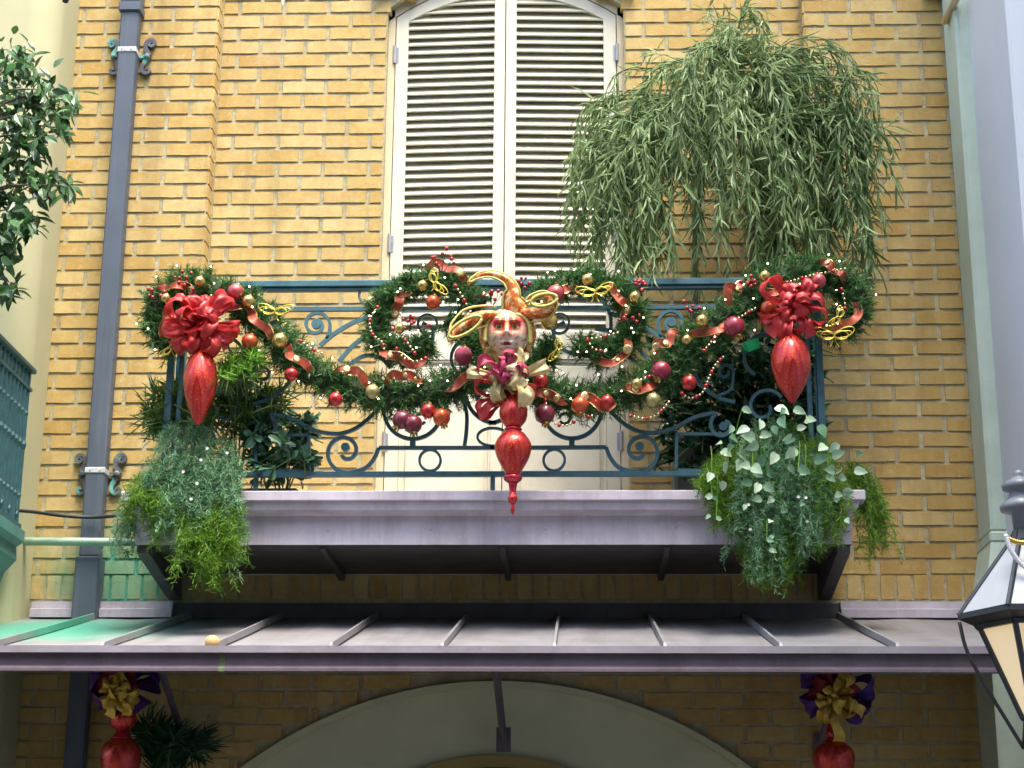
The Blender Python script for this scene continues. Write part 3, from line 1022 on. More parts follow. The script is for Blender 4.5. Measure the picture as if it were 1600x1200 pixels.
b = MB(); b.cube(RX0 - .02, RX1 + .02, RY - .024, RY + .024, zpx(449), zpx(439), bev=.003)
b.cube(RX0, RX1, RY - .014, RY + .014, zpx(454), zpx(449) - .0005, bev=.002); part('top_rail', b, M_IRON, rail)
b = MB(); b.cube(RX0, RX1, RY - .010, RY + .010, zpx(485), zpx(479)); part('second_rail', b, M_IRON, rail)
b = MB(); b.cube(RX0, RX1, RY - .012, RY + .012, zpx(745), zpx(737), bev=.002); part('bottom_rail', b, M_IRON, rail)
for s in (-1, 1):
    xx = MX + s * (MX - RX0)
    for q, w_ in ((0, .014), (-s * .045, .010)):
        b = MB(); b.cube(xx + q - w_, xx + q + w_, RY - w_, RY + w_, ZL1 - .002, zpx(455), bev=.002); part('post', b, M_IRON, rail)
    # returns to the wall
    for za, zb__, w_ in ((zpx(449), zpx(439), .018), (zpx(485), zpx(479), .009), (zpx(745), zpx(737), .011)):
        b = MB(); b.cube(xx - w_, xx + w_, RY + .025, -.001 + PIL, za, zb__); part('side_rail', b, M_IRON, rail)
    for yy in np.arange(RY + .12, PIL - .03, .12):
        b = MB(); b.cube(xx - .006, xx + .006, yy - .006, yy + .006, zpx(737), zpx(485)); part('side_bar', b, M_IRON, rail)
for p in (770, 400, 1140):
    xx = lx(p, 750)[0]; b = MB(); b.cube(xx - .009, xx + .009, RY - .009, RY + .009, ZL1 - .003, zpx(744)); part('foot', b, M_IRON, rail)
# middle bar with the spirals at its ends
rpart('middle_bar', [(592, 700), (680, 700), (772, 700)])
rpart('scroll', smooth([(592, 700), (585, 716), (572, 731), (552, 738)], 6).tolist() + sp(540, 706, 34, 8, -70, -500, 56))
rpart('scroll_eye', sp(540, 699, 3.4, 3.4, 0, 360, 13)[:-1], .018, .02, True)
rpart('ring', sp(672, 719.5, 16.5, 16.5, 0, 360, 33)[:-1], .010, .014, True)
rpart('hoop', sp(645, 641, 45, 45, 180, 360, 30)); rpart('collar', [(645, 686), (645, 699)], .022, .022)
rpart('curl', sp(657, 655, 8, 8, 0, 330, 18), .010)
rpart('curved_bar', smooth([(722, 618), (729, 645), (729, 672), (726, 697)], 6).tolist())
rpart('hoop', sp(775, 615, 46, 46, 185, 270, 18))
rpart('oval', [(770 + 24 * math.cos(a), 683 - 14 * math.sin(a)) for a in np.linspace(0, 2 * math.pi, 29)[:-1]], .010, .014, True, mirror=False)
rpart('curved_bar', [(741, 600), (747, 625), (748, 652)])
# lower wave with a spiral on the outside
rpart('scroll', sp(412, 668, 7, 22, -250, 60, 40) + smooth([(428, 648), (458, 655), (490, 672), (528, 678), (560, 667), (590, 640), (612, 610)], 6).tolist())
rpart('scroll_eye', sp(412, 669, 3.2, 3.2, 0, 360, 13)[:-1], .018, .02, True)
for q in (((400, 681), (483, 680)), ((483, 680), (483, 736)), ((483, 736), (400, 737)), ((400, 737), (400, 681))):
    rpart('rectangle_side', q, .011, .014)
rpart('scroll', smooth([(395, 632), (425, 622), (450, 600), (462, 575)], 6).tolist(), .014)
rpart('scroll', sp(411, 585, 5, 13, -200, 170, 24) + smooth([(398, 590), (402, 612), (422, 622)], 5).tolist(), .011)
# upper spirals and the long shoulders
rpart('scroll', sp(494, 508, 5, 22, 500, -10, 46) + [(515, 518), (510, 530)], .013)
rpart('scroll_eye', sp(494, 507, 3.6, 3.6, 0, 360, 13)[:-1], .020, .02, True)
rpart('curved_bar', smooth([(500, 540), (525, 520), (555, 503), (590, 492)], 6).tolist(), .016)
rpart('curved_bar', smooth([(530, 565), (552, 540), (580, 522), (612, 515)], 6).tolist(), .016)
rpart('curved_bar', smooth([(545, 570), (570, 556), (595, 560), (610, 575)], 6).tolist(), .014)
rpart('scroll', smooth([(745, 490), (725, 462), (690, 447), (650, 445), (614, 460), (590, 494), (592, 530), (614, 552), (650, 553), (672, 537), (676, 515), (660, 505)], 6).tolist(), .014)
rpart('ring', sp(668, 507, 15, 15, 0, 360, 25)[:-1], .010, .014, True)
rpart('hoop', sp(735, 560, 30, 30, 100, 250, 16), .012)
rpart('hoop', sp(575, 462, 14, 14, 60, 240, 14), .009)
rpart('hoop', sp(348, 560, 34, 34, -60, 200, 24), .013)
rpart('scroll', sp(350, 640, 8, 30, -200, 150, 34), .013)

# ------------------------------------------------------------------ left building
LWY = -.42
xl1 = PX(83, 500, PIL)[0]
lb = thing('left_building', 'pale yellow stucco house corner at the left edge with a green balcony', 'building', (xl1 - .5, LWY, 0))
b = MB()
rr = .13
prof = [(xl1 - 3, PIL - .002), (xl1, PIL - .002)] + [(xl1 - rr + rr * math.cos(a), LWY + rr - rr * math.sin(a)) for a in np.linspace(0, math.pi / 2, 33)] + [(xl1 - 3, LWY)]
n = len(prof)
b.add([(p[0], p[1], 0) for p in prof] + [(p[0], p[1], Z_TOP) for p in prof], [tuple(range(n)), tuple(range(n, 2 * n))] + [(k, (k + 1) % n, (k + 1) % n + n, k + n) for k in range(n)])
part('wall', b, M_LEFTWALL, lb)
# its balcony: floor slab with teal cornice and railing; side faces the brick house
sx = PX(57, 600, LWY - .02)[0] - .03          # x of the side railing
zt0 = PX(46, 838, LWY)[2]; 
yy0, yy1 = LWY - .002, LWY - 1.3
b = MB()
rings = []
for (o, z) in ((.03, zt0 + .02), (.03, zt0 - .025), (.0, zt0 - .045), (.005, zt0 - .10), (-.04, zt0 - .15), (-.07, zt0 - .24)):
    rings.append([(xl1 - 3, yy0, z), (sx + o, yy0, z), (sx + o, yy1 - o, z), (xl1 - 3, yy1 - o, z)])
V = sum(rings, []); F = [(0, 1, 2, 3), tuple(range(len(V) - 4, len(V)))]
for i in range(len(rings) - 1):
    for k in range(4):
        k2 = (k + 1) % 4
        F.append((i * 4 + k, i * 4 + k2, i * 4 + 4 + k2, i * 4 + 4 + k))
b.add(V, F); part('balcony_slab', b, M_TEAL, lb)
zr1 = PX(60, 578, LWY)[2]; zr0 = zt0 + .045
lr = group_empty('balcony_railing', lb); lr['label'] = 'teal iron railing of the left balcony'
b = MB(); b.cube(sx - .022, sx + .022, yy1, yy0, zr1 - .022, zr1, bev=.004); b.cube(xl1 - 3, sx, yy1 - .02, yy1 + .02, zr1 - .022, zr1, bev=.004); part('rail', b, M_IRON2, lr)
b = MB(); b.cube(sx - .010, sx + .010, yy1, yy0, zr1 - .10, zr1 - .085); part('rail', b, M_IRON2, lr)
b = MB(); b.cube(sx - .012, sx + .012, yy1, yy0, zr0 - .012, zr0 + .004); b.cube(xl1 - 3, sx, yy1 - .012, yy1 + .012, zr0 - .012, zr0 + .004); part('rail', b, M_IRON2, lr)
k = 0
yv = yy0 - .03
while yv > yy1 + .02:
    b = MB()
    w_ = .0065
    b.cube(sx - w_, sx + w_, yv - w_, yv + w_, zr0, zr1 - .02)
    zm = (zr0 + zr1) / 2
    b.sphere((sx, yv, zm), .014, 8, sc=(1, 1, 1.6)); b.sphere((sx, yv, zr0 + .12), .011, 8, sc=(1, 1, 1.6)); b.sphere((sx, yv, zr1 - .2), .011, 8, sc=(1, 1, 1.6))
    # small crossed lattice under the top rail and loops at foot
    b.tube([(sx, yv, zr1 - .098), (sx, yv - .05, zr1 - .024)], .004, 5); b.tube([(sx, yv - .05, zr1 - .098), (sx, yv, zr1 - .024)], .004, 5)
    if k % 2 == 0:
        a = np.linspace(0, math.pi, 9)
        b.tube([(sx, yv - .05 * .5 * (1 - math.cos(q)), zr1 - .13 - .0 + .035 * math.sin(q)) for q in a], .005, 5)
        b.tube([(sx, yv - .05 * .5 * (1 - math.cos(q)), zr0 + .07 - .035 * math.sin(q)) for q in a], .005, 5)
    part('baluster', b, M_IRON2, lr)
    yv -= .05; k += 1

# ------------------------------------------------------------------ right building
RWY = -.32
px0 = PX(1505, 500, PIL)[0]
rb_x = PX(1548, 500, RWY)[0]
RFY = -.96
rb = thing('right_building', 'bluish white stucco house corner with pale green pilaster at right edge', 'building', (rb_x, RWY, 0))
b = MB(); b.cube(rb_x, rb_x + 5, RFY, PIL, 0, Z_TOP, bev=.01); part('wall', b, M_WHITEWALL, rb)
b = MB(); b.cube(2.32, 7.0, -8.0, RFY - .001, 0, 10.0); part('unseen_shade_wing', b, M_WHITEWALL, rb)  # added out of view, sized to shade the right side of the brick wall
zbase = PX(1540, 848, RWY)[2]
b = MB(); b.cube(px0, rb_x + .02, RWY, PIL - .001, zbase + .045, Z_TOP, bev=.014); part('pilaster', b, M_COLUMN, rb)
b = MB()
b.cube(px0 - .010, rb_x + .025, RWY - .016, PIL - .001, zbase, zbase + .046, bev=.008)
z1_, z0_ = zbase - .0005, PX(1530, 930, RWY)[2]
o1, o0 = .008, .05
V = [(px0 - o1, RWY - .014, z1_), (rb_x + .022, RWY - .014, z1_), (rb_x + .022, PIL - .001, z1_), (px0 - o1, PIL - .001, z1_), (px0 - o0, RWY - .06, z0_), (rb_x + .03, RWY - .06, z0_), (rb_x + .03, PIL - .001, z0_), (px0 - o0, PIL - .001, z0_)]
b.add(V, [(0, 3, 2, 1), (4, 5, 6, 7), (0, 1, 5, 4), (1, 2, 6, 5), (2, 3, 7, 6), (3, 0, 4, 7)])
b.cube(px0 - o0, rb_x + .03, RWY - .06, PIL - .001, 0, z0_ - .0005)
part('pilaster_base', b, M_COLUMN, rb)
b = MB(); a = PX(1474, 36, -.2); c = PX(1496, -14, -.42); b.tube([a, c], .013, 8); b.tube([a + (.018, 0, 0), c + (.018, 0, 0)], .010, 8)
part('sloping_trim', b, M_FRAME, rb, True)
b = MB(); b.cube(PX(1440, -8, PIL)[0], rb_x, PIL - .06, PIL - .002, PX(1450, -4, PIL)[2], PX(1450, -60, PIL)[2], bev=.01); part('eaves_block', b, M_COLUMN, rb)
# ornament points hanging down into the very top of the picture
b = MB(); c = PX(441, 17, -.35)
b.lathe([(.001, 0), (.006, .03), (.012, .07), (.008, .12), (.015, .20), (.004, .30)], c, 12)
solo('icicle_ornament', b, M_SHUT, 'white pointed ornament tip hanging at the top edge', 'ornament', c, True)
b = MB(); c = PX(102, 5, -.75)
b.lathe([(.002, 0), (.012, .006), (.016, .02), (.010, .04), (.02, .06), (.02, .3)], c, 12)
solo('lamp_finial', b, M_CABLE, 'dark metal knob hanging before the pale yellow wall at the top edge', 'lamp', c, True)

# ------------------------------------------------------------------ buildings across the street (behind the photographer, unseen, added to block low sky)
ob_ = thing('opposite_sky_blocker', 'plain tan stucco house row across the street behind the viewer, added unseen to block low sky', 'building', (0, -14, 0))
b = MB(); b.cube(-16, 16, -18, -14, 0, 10.5); part('wall', b, M_OPP, ob_)
b = MB(); b.cube(-16.3, 16.3, -18.2, -13.6, 10.5, 10.9); part('cornice', b, M_WHITEWALL, ob_)
for i in range(9):
    for zz in (1.0, 4.4):
        b = MB(); b.cube(-14 + i * 3.4, -12.6 + i * 3.4, -14.001, -13.96, zz, zz + 2.2); w_ = part('window', b, M_GLASSD, ob_)
        c = MB(); c.cube(-14.1 + i * 3.4, -12.5 + i * 3.4, -14.0, -13.9, zz - .12, zz - .001); part('sill', c, M_WHITEWALL, w_)

# ------------------------------------------------------------------ street lantern at the right edge
LY = -2.0
lc = PX(1607, 950, LY)
lan = thing('street_lantern', 'black hexagonal street lantern with lit cream panes at the right edge', 'lantern', (lc[0], LY, 0))
M_BLACK = paint('black_lantern_metal', (.030, .036, .040, 1), .38, var=.4, scale=25)
M_GREYM = paint('grey_lantern_roof', (.20, .22, .24, 1), .35, var=.2, scale=15)
def glow_mat(name, c, e, k):
    m = NT(name); n = m.noise(6, 3); m.base(m.ramp(n, [(.2, sc(c, .9)), (.8, c)])); m.set(Roughness=.4)
    m.b.inputs['Emission Color'].default_value = e; m.b.inputs['Emission Strength'].default_value = k
    return m.mat
M_PANE = glow_mat('lit_cream_pane', (.75, .66, .46, 1), (1, .74, .40, 1), .13)
M_ROOFPANE = paint('frosted_roof_pane', (.46, .49, .50, 1), .35, var=.08)
def Lz(py): return PX(1585, py, LY)[2]
up = mpp(LY)
def hexa(r, z, rot=0): return np.array([(lc[0] + r * math.cos(R(60 * k + rot)), LY + r * math.sin(R(60 * k + rot)), z) for k in range(6)])
b = MB(); prof = []
for py, r in ((832, 13), (800, 15), (798, 30), (790, 31), (782, 22), (776, 17), (768, 15), (765, 25), (757, 26), (750, 16), (745, 6), (741, 8), (737, 6), (734, 1)):
    prof.append((r * up, Lz(py)))
b.lathe(prof, (lc[0], LY, 0), 20, lobes=0); part('finial_cap', b, M_GREYM, lan, True)
b = MB(); b.lathe([(r * up, Lz(py)) for py, r in ((850, 16), (845, 20), (832, 15), (828, 13))], (lc[0], LY, 0), 20, lobes=10, lobe=.08); part('fluted_neck', b, M_BLACK, lan)
r_e, r_n = 103 * up, 19 * up
z_e, z_n = Lz(962), Lz(846)
E, T_ = hexa(r_e, z_e, 0), hexa(r_n, z_n, 0)
for k in range(6):
    k2 = (k + 1) % 6
    b = MB(); b.add([E[k], E[k2], T_[k2], T_[k]], [(0, 1, 2, 3)]); 
    b.add([E[k] - (0, 0, .006), E[k2] - (0, 0, .006), T_[k2] - (0, 0, .006), T_[k] - (0, 0, .006)], [(3, 2, 1, 0)])
    part('roof_pane', b, M_ROOFPANE, lan)
    b = MB(); b.tube([E[k], T_[k]], .009, 6); part('roof_rib', b, M_BLACK, lan)
b = MB()
E2 = hexa(r_e * 1.02, z_e - .012); E3 = hexa(r_e * .80, z_e - .030); E1 = hexa(r_e * 1.015, z_e + .006); E0 = hexa(r_e * .80, z_e + .004)
V = np.concatenate([E0, E1, E2, E3]); F = []
for i in range(4):
    for k in range(6):
        k2 = (k + 1) % 6; j = (i + 1) % 4
        F.append((i * 6 + k, i * 6 + k2, j * 6 + k2, j * 6 + k))
b.add(V, F); part('eaves_ring', b, M_BLACK, lan)
r_t, r_b = 76 * up, 20 * up
z_t, z_b = z_e - .022, Lz(1122)
A1, A0 = hexa(r_t, z_t), hexa(r_b, z_b)
for k in range(6):
    k2 = (k + 1) % 6
    b = MB(); ins = .985
    q = [A0[k], A0[k2], A1[k2], A1[k]]; ctr = np.array([lc[0], LY, 0])
    q = [np.array([lc[0] + (p[0] - lc[0]) * ins, LY + (p[1] - LY) * ins, p[2]]) for p in q]
    b.add(q, [(0, 1, 2, 3)]); q2 = [np.array([lc[0] + (p[0] - lc[0]) * .94, LY + (p[1] - LY) * .94, p[2]]) for p in q]; b.add(q2, [(3, 2, 1, 0)])
    part('pane', b, M_PANE, lan)
    b = MB(); b.tube([A0[k], A1[k]], .010, 6)
    m0, m1 = (A0[k] + A0[k2]) / 2, (A1[k] + A1[k2]) / 2
    b.tube([A0[k], A0[k2]], .010, 6); b.tube([A1[k] - (0, 0, .01), A1[k2] - (0, 0, .01)], .014, 6)
    part('frame_bar', b, M_BLACK, lan)
b = MB(); b.lathe([(.03, 0), (.035, .3), (.028, 1.2), (.024, z_b - .12), (.05, z_b - .08), (r_b, z_b - .012)], (lc[0], LY, 0), 14); part('post', b, M_BLACK, lan, True)
b = MB(); a = E[3] - (0, 0, .02)
pts = smooth([a, PX(1512, 1020, LY), PX(1545, 1080, LY), PX(1600, 1170, LY)], 8); b.tube(pts, .006, 6)
part('stay', b, M_CABLE, lan, True)
# bead strings hung on the lantern
M_WBEAD = paint('white_bead', (.75, .74, .72, 1), .25, var=.05, bump=0); M_GBEAD = paint('gold_bead', (.70, .45, .10, 1), .22, metal=.8, var=.2, bump=0)
b = MB()
for p in smooth(PXL([(1572, 838), (1578, 856), (1588, 872), (1604, 888), (1630, 900)], LY - .14), 5): b.sphere(p, .0085, 8)
solo('bead_string', b, M_WBEAD, 'white bead string draped over the street lantern roof', 'beads', PX(1580, 860, LY - .14), True)
b = MB()
for p in smooth(PXL([(1576, 842), (1590, 847), (1606, 848), (1640, 846)], LY - .11), 5): b.sphere(p, .0085, 8)
solo('bead_string', b, M_GBEAD, 'gold bead string round the neck of the street lantern', 'beads', PX(1590, 847, LY - .11), True)

# ================================================================== PLANTS
M_WILLOW = foliage('willow_leaf', lin(78, 108, 54), lin(184, 204, 152), .42, .42)
M_BARK = paint('grey_bark', (.20, .17, .12, 1), .9, var=.3, scale=40, bump=.5)
M_FERN = foliage('yellow_green_fern', lin(62, 112, 22), lin(140, 178, 60), .55, .35)
M_GREYF = foliage('grey_green_trailing_leaf', lin(58, 112, 70), lin(152, 194, 152), .55, .3)
M_JADE = foliage('dark_glossy_leaf', lin(20, 56, 38), lin(62, 110, 72), .25, .15, .6)
M_JADE2 = foliage('jade_leaf', lin(30, 72, 52), lin(96, 142, 104), .28, .15, .6)
M_OLIVE = foliage('olive_needle', lin(44, 80, 30), lin(112, 146, 66), .5, .3)
M_FROND = foliage('fresh_green_frond', lin(66, 122, 30), lin(140, 186, 70), .5, .35)
M_PALE = foliage('pale_variegated_leaf', lin(70, 128, 84), lin(190, 212, 180), .4, .2, .5)
M_FICUS = foliage('ficus_leaf', lin(22, 60, 26), lin(92, 132, 76), .3, .25, .6)
M_STEM = paint('green_stem', (.10, .16, .05, 1), .6, var=.2, bump=0)
M_POT = paint('weathered_planter', (.13, .15, .12, 1), .8, var=.25, scale=9, bump=.3)
def rv(n=None, s=1.0):
    return rng.normal(0, s, (3,) if n is None else (n, 3))

# ------------------------------------------------------------------ weeping plant behind the railing
WY = -.42
wb = PX(1155, 740, WY)
wil = thing('weeping_willow_plant', 'tall weeping plant with narrow grey green leaves right of the shutters', 'plant', (wb[0], WY, ZL1))
b = MB()
b.cube(PX(1052, 700, WY)[0], PX(1255, 700, WY)[0], WY - .10, WY + .18, ZL1 + .001, PX(1150, 690, WY)[2], bev=.01)
part('planter_box', b, M_POT, wil)
trunk = MB()
tp = smooth(PXL([(1168, 690, WY), (1172, 560, WY), (1180, 420, WY + .02), (1165, 280, WY), (1150, 170, WY - .02), (1140, 90, WY)], 0), 8)
trunk.tube(tp, np.linspace(.022, .008, len(tp)), 8)
tp2 = smooth(PXL([(1095, 690, WY), (1090, 560, WY + .05), (1085, 440, WY), (1090, 330, WY), (1110, 220, WY), (1135, 130, WY)], 0), 8)
trunk.tube(tp2, np.linspace(.020, .006, len(tp2)), 8)
crown = MB()
stems = MB()
# outline of the crown: boughs arch from near the top to (x,y) shoulders, then hang
def hang(start, shoulder, end, depth0, depth1, dens, k=1.0):
    P = [PX(*start, WY), PX((start[0] + shoulder[0]) / 2 , min(start[1], shoulder[1]) - 10, WY + depth1 * .5), PX(*shoulder, WY + depth1), PX((shoulder[0] * .35 + end[0] * .65), (shoulder[1] * .4 + end[1] * .6), WY + depth1 * 1.1), PX(*end, WY + depth1 * 1.1)]
    pts = smooth(P, 10)
    pts = pts + np.cumsum(rng.normal(0, .0022, pts.shape), 0)
    stems.tube(pts, np.linspace(.0035, .0012, len(pts)), 4, caps=False)
    T = unit(np.gradient(pts, axis=0))
    seg = np.linalg.norm(np.diff(pts, axis=0), axis=1); cum = np.concatenate([[0], np.cumsum(seg)])
    n = int(cum[-1] / .0110 * dens)
    s = rng.uniform(cum[-1] * .12, cum[-1], n)
    B = np.stack([np.interp(s, cum, pts[:, i]) for i in range(3)], 1)
    TT = np.stack([np.interp(s, cum, T[:, i]) for i in range(3)], 1)
    D = unit(TT * .6 + rv(n, .46) + np.array([0, -.12, -.62]))
    crown.leaves(B, D, rv(n) + np.array([0, -1.0, .5]), rng.uniform(.06, .14, n) * k, rng.uniform(.0065, .0125, n) * k, 'lance')
top = (1140, 95)
US = rng.permutation(42)
for i in range(42):
    # boughs: each carries a clump of strands that fall together, with gaps between the clumps
    u_ = -1 + 2 * (US[i] + rng.random()) / 42
    ang = u_ * 1.4
    rad = (.35, .6, .8, .95, 1.02)[i % 5] * rng.uniform(.9, 1.05)
    bx = 1150 + (225 if u_ < 0 else 205) * math.sin(ang) * rad
    by = 245 - (175 if u_ < 0 else 190) * math.cos(ang) * rad + rng.normal(0, 14)
    if 1000 < bx < 1065 and 215 < by < 320 and rng.random() < .6: continue
    bd = rng.uniform(-.32, .24) * (1 if abs(u_) < .55 else .6); bl = rng.uniform(70, 270)
    st = (top[0] + rng.normal(0, 18), top[1] + rng.uniform(0, 120))
    for q in range(rng.integers(2, 6)):
        sx_ = bx + rng.normal(0, 11); sy_ = by + rng.normal(0, 9); ln = bl * rng.uniform(.55, 1.15)
        ex = sx_ + (sx_ - 1150) * rng.uniform(.04, .16) + rng.normal(0, 9)
        lim = 440
        if 1055 < ex < 1165: lim = 350 if rng.random() < .75 else 460
        ey = max(sy_ + 40, min(sy_ + ln, lim + rng.normal(0, 18)))
        hang(st, (sx_, sy_), (ex, ey), 0, bd + rng.normal(0, .03), rng.uniform(.4, .8), rng.uniform(.8, 1.2))
for i in range(26):      # thick skirt at the left and tips sprouting at the top
    sx_ = rng.uniform(930, 1030); hang((1090, 210 + rng.uniform(-40, 80)), (sx_, rng.uniform(200, 290)), (sx_ + rng.uniform(-30, 25), rng.uniform(350, 440)), 0, rng.uniform(-.3, .1), 1.0)
for i in range(28):
    sx_ = rng.uniform(1170, 1290); hang((1180, 150 + rng.uniform(-20, 80)), (sx_, rng.uniform(190, 300)), (sx_ + rng.uniform(-10, 25), rng.uniform(380, 455)), 0, rng.uniform(-.1, .25), 1.0)
for (ex, ey) in ((1112, 8), (1135, 18), (1160, 12), (1175, 45), (1205, 40), (1080, 60), (1010, 80), (1125, 30), (1150, 30)):
    hang((1140, 110), ((1140 + ex) / 2, (100 + ey) / 2 + 5), (ex, ey), 0, rng.uniform(-.06, .06), .8, .8)
for (ex, ey) in ((1085, 470), (1088, 440), (1135, 440), (1340, 455), (1372, 410), (1360, 440), (1400, 230), (1395, 290), (905, 330), (900, 370), (925, 390), (1405, 200), (1385, 340), (1330, 430), (915, 420), (940, 300), (1350, 380)):
    hang((1150, 200), (1150 + (ex - 1150) * .8, 180 + abs(ex - 1150) * .05), (ex, ey), 0, -.1, .7)
part('trunk', trunk, M_BARK, wil, True)
part('twigs', stems, M_STEM, wil, True, kind='stuff')
part('crown', crown, M_WILLOW, wil, kind='stuff')

# ------------------------------------------------------------------ feathery trailing plants over the ledge
def trailing(name, label, spec, mat, flen=(.014, .034), dens=2.6, w=.0019, flowers=0):
    cx_, cy_ = spec[0][0], spec[0][1]
    base = PX(np.mean([s[0] for s in spec]), np.min([s[1] for s in spec]), -.72)
    root = thing(name, label, 'plant', base)
    fb = MB(); sb = MB()
    for (sx_, sy_, ex, ey, y0, y1) in spec:
        yo = y1
        mid = ((sx_ * .55 + ex * .45), sy_ + (ey - sy_) * .25)
        P = [PX(sx_, sy_, y0), PX(*mid, (y0 + yo * 2) / 3), PX((sx_ * .2 + ex * .8), sy_ + (ey - sy_) * .65, yo), PX(ex, ey, yo + .01)]
        pts = smooth(P, 12); pts = pts + np.cumsum(rng.normal(0, .0035, pts.shape), 0)
        sb.tube(pts, np.linspace(.0022, .001, len(pts)), 4, caps=False)
        T = unit(np.gradient(pts, axis=0))
        cum = np.concatenate([[0], np.cumsum(np.linalg.norm(np.diff(pts, axis=0), axis=1))])
        n = int(cum[-1] / .006 * dens)
        # short side branchlets, each carrying fine leaflets
        s = rng.uniform(0, cum[-1], n // 5)
        B0 = np.stack([np.interp(s, cum, pts[:, i]) for i in range(3)], 1)
        TT = np.stack([np.interp(s, cum, T[:, i]) for i in range(3)], 1)
        D0 = unit(TT * .7 + rv(len(s), .6) + np.array([0, -.2, -.25])); L0 = rng.uniform(.015, .045, len(s))
        for q in range(7):
            t_ = (q + rng.random(len(s))) / 7
            B = B0 + D0 * (L0 * t_)[:, None] + np.array([0, 0, -.012]) * (t_ ** 2)[:, None]
            D = unit(D0 * .6 + rv(len(s), .65))
            fb.leaves(B, D, rv(len(s)) + (0, -1, .4), rng.uniform(*flen, len(s)), w * rng.uniform(.8, 1.5, len(s)), 'needle4')
    part('stems', sb, M_STEM, root, kind='stuff'); part('leaflets', fb, mat, root, kind='stuff')
    if flowers:
        fl = MB()
        for k in range(flowers):
            sx_, sy_, ex, ey, y0, y1 = spec[rng.integers(len(spec))]
            t_ = rng.uniform(.1, .95); c = PX(sx_ + (ex - sx_) * t_ + rng.normal(0, 8), sy_ + (ey - sy_) * t_, y1 - .035)
            for q in range(5):
                a = R(72 * q) + k; fl.leaves([c], [(math.cos(a), -.3, math.sin(a))], [(0, -1, 0)], .008, .005, 'needle4')
        part('flowers', fl, M_WBEAD, root, kind='stuff')
    return root
def fill(n, xs, tops, bots, y0=-.72, y1=(-.92, -.83), spread=14):
    out = []
    for k in range(n):
        x = rng.uniform(xs[0], xs[-1])
        top_ = np.interp(x, xs, tops); bot = np.interp(x, xs, bots)
        s = rng.uniform(.0, .75)
        sy_ = top_ + (bot - top_) * s * .7
        ey = sy_ + (bot - sy_) * rng.uniform(.45, 1.05)
        ya = y0 - .13 * min(1, s * 2)
        out.append((x + rng.normal(0, 6), sy_, x + rng.normal(0, spread), ey, ya, rng.uniform(*y1) - .02 * rng.random()))
    return out
trailing('trailing_plant', 'grey green feathery plant spilling over the ledge under the left finial', fill(115, [240, 265, 300, 345, 368], [690, 658, 650, 655, 690], [800, 850, 850, 885, 800]), M_GREYF, flowers=12)
trailing('trailing_fern', 'yellow green fern hanging lowest at the left end of the ledge', fill(44, [218, 240, 262], [745, 720, 740], [805, 850, 820]) + fill(80, [285, 310, 335, 362], [770, 740, 740, 760], [860, 915, 905, 850], y1=(-.95, -.88)), M_FERN, (.016, .036))
trailing('trailing_plant', 'thin dark trailing sprays beside the left end of the ledge', fill(12, [190, 203, 214], [785, 780, 790], [850, 885, 850], y0=-.6, y1=(-.72, -.6)), M_GREYF)
trailing('trailing_fern', 'dense green fern hanging over the right end of the ledge', fill(190, [1108, 1135, 1180, 1235, 1285, 1312], [735, 700, 665, 655, 680, 715], [775, 815, 912, 912, 850, 865], spread=10), M_FERN, (.016, .034))
trailing('trailing_plant', 'grey green feathery sprays among the pale heart leaves at right', fill(50, [1160, 1190, 1240, 1290], [660, 640, 650, 690], [860, 900, 890, 840], y1=(-.97, -.9)), M_GREYF, flowers=8)
trailing('trailing_fern', 'loose green fern dangling past the right corner of the ledge', [(rng.uniform(1315, 1345), rng.uniform(722, 750), e_, rng.uniform(790, 885) - abs(e_ - 1362) * 1.2, -.66, rng.uniform(-.72, -.55)) for e_ in rng.uniform(1342, 1388, 34)], M_FERN)

# pale heart shaped leaves on vines, each leaf a part
hv = thing('heart_leaf_vine', 'vine with pale heart shaped leaves hanging over the right end of the ledge', 'plant', PX(1210, 650, -.75))
hm = []
for q in range(4):
    b = MB(); b.leaves([(0, 0, 0)], [(0, 0, -1)], [(0, -1, .2)], 1.0, .72, 'heart', rnd=.15 + .25 * q); hm.append(b.mesh('leaf', M_PALE, True))
heart_px = [(1220, 655, 22), (1170, 672, 20), (1258, 660, 19), (1190, 660, 18), (1280, 668, 20), (1235, 690, 22), (1180, 690, 24), (1213, 712, 20), (1150, 690, 22), (1128, 708, 20), (1165, 718, 24), (1130, 728, 22),
            (1198, 742, 18), (1178, 738, 16), (1112, 742, 16), (1132, 755, 15), (1175, 758, 16), (1190, 782, 16), (1113, 776, 11), (1105, 779, 9), (1121, 780, 10), (1110, 806, 9), (1119, 811, 10), (1205, 815, 12), (1198, 845, 11), (1207, 838, 10),
            (1262, 655, 16), (1290, 700, 20), (1272, 724, 22), (1300, 716, 20), (1312, 742, 20), (1335, 738, 18), (1338, 713, 14), (1292, 745, 15), (1310, 748, 15), (1305, 775, 14), (1312, 780, 12), (1303, 782, 12), (1322, 812, 12), (1212, 640, 22), (1208, 668, 14), (1240, 642, 18),
            (1160, 640, 15), (1245, 672, 14), (1225, 640, 12), (1145, 668, 14), (1208, 780, 14), (1202, 860, 11), (1210, 872, 9), (1232, 730, 14), (1258, 740, 12), (1165, 790, 9), (1220, 800, 10), (1250, 790, 9)]
heart_px += [(rng.uniform(1110, 1325), rng.uniform(655, 775), rng.uniform(14, 22)) for _ in range(18)]
vb = MB()
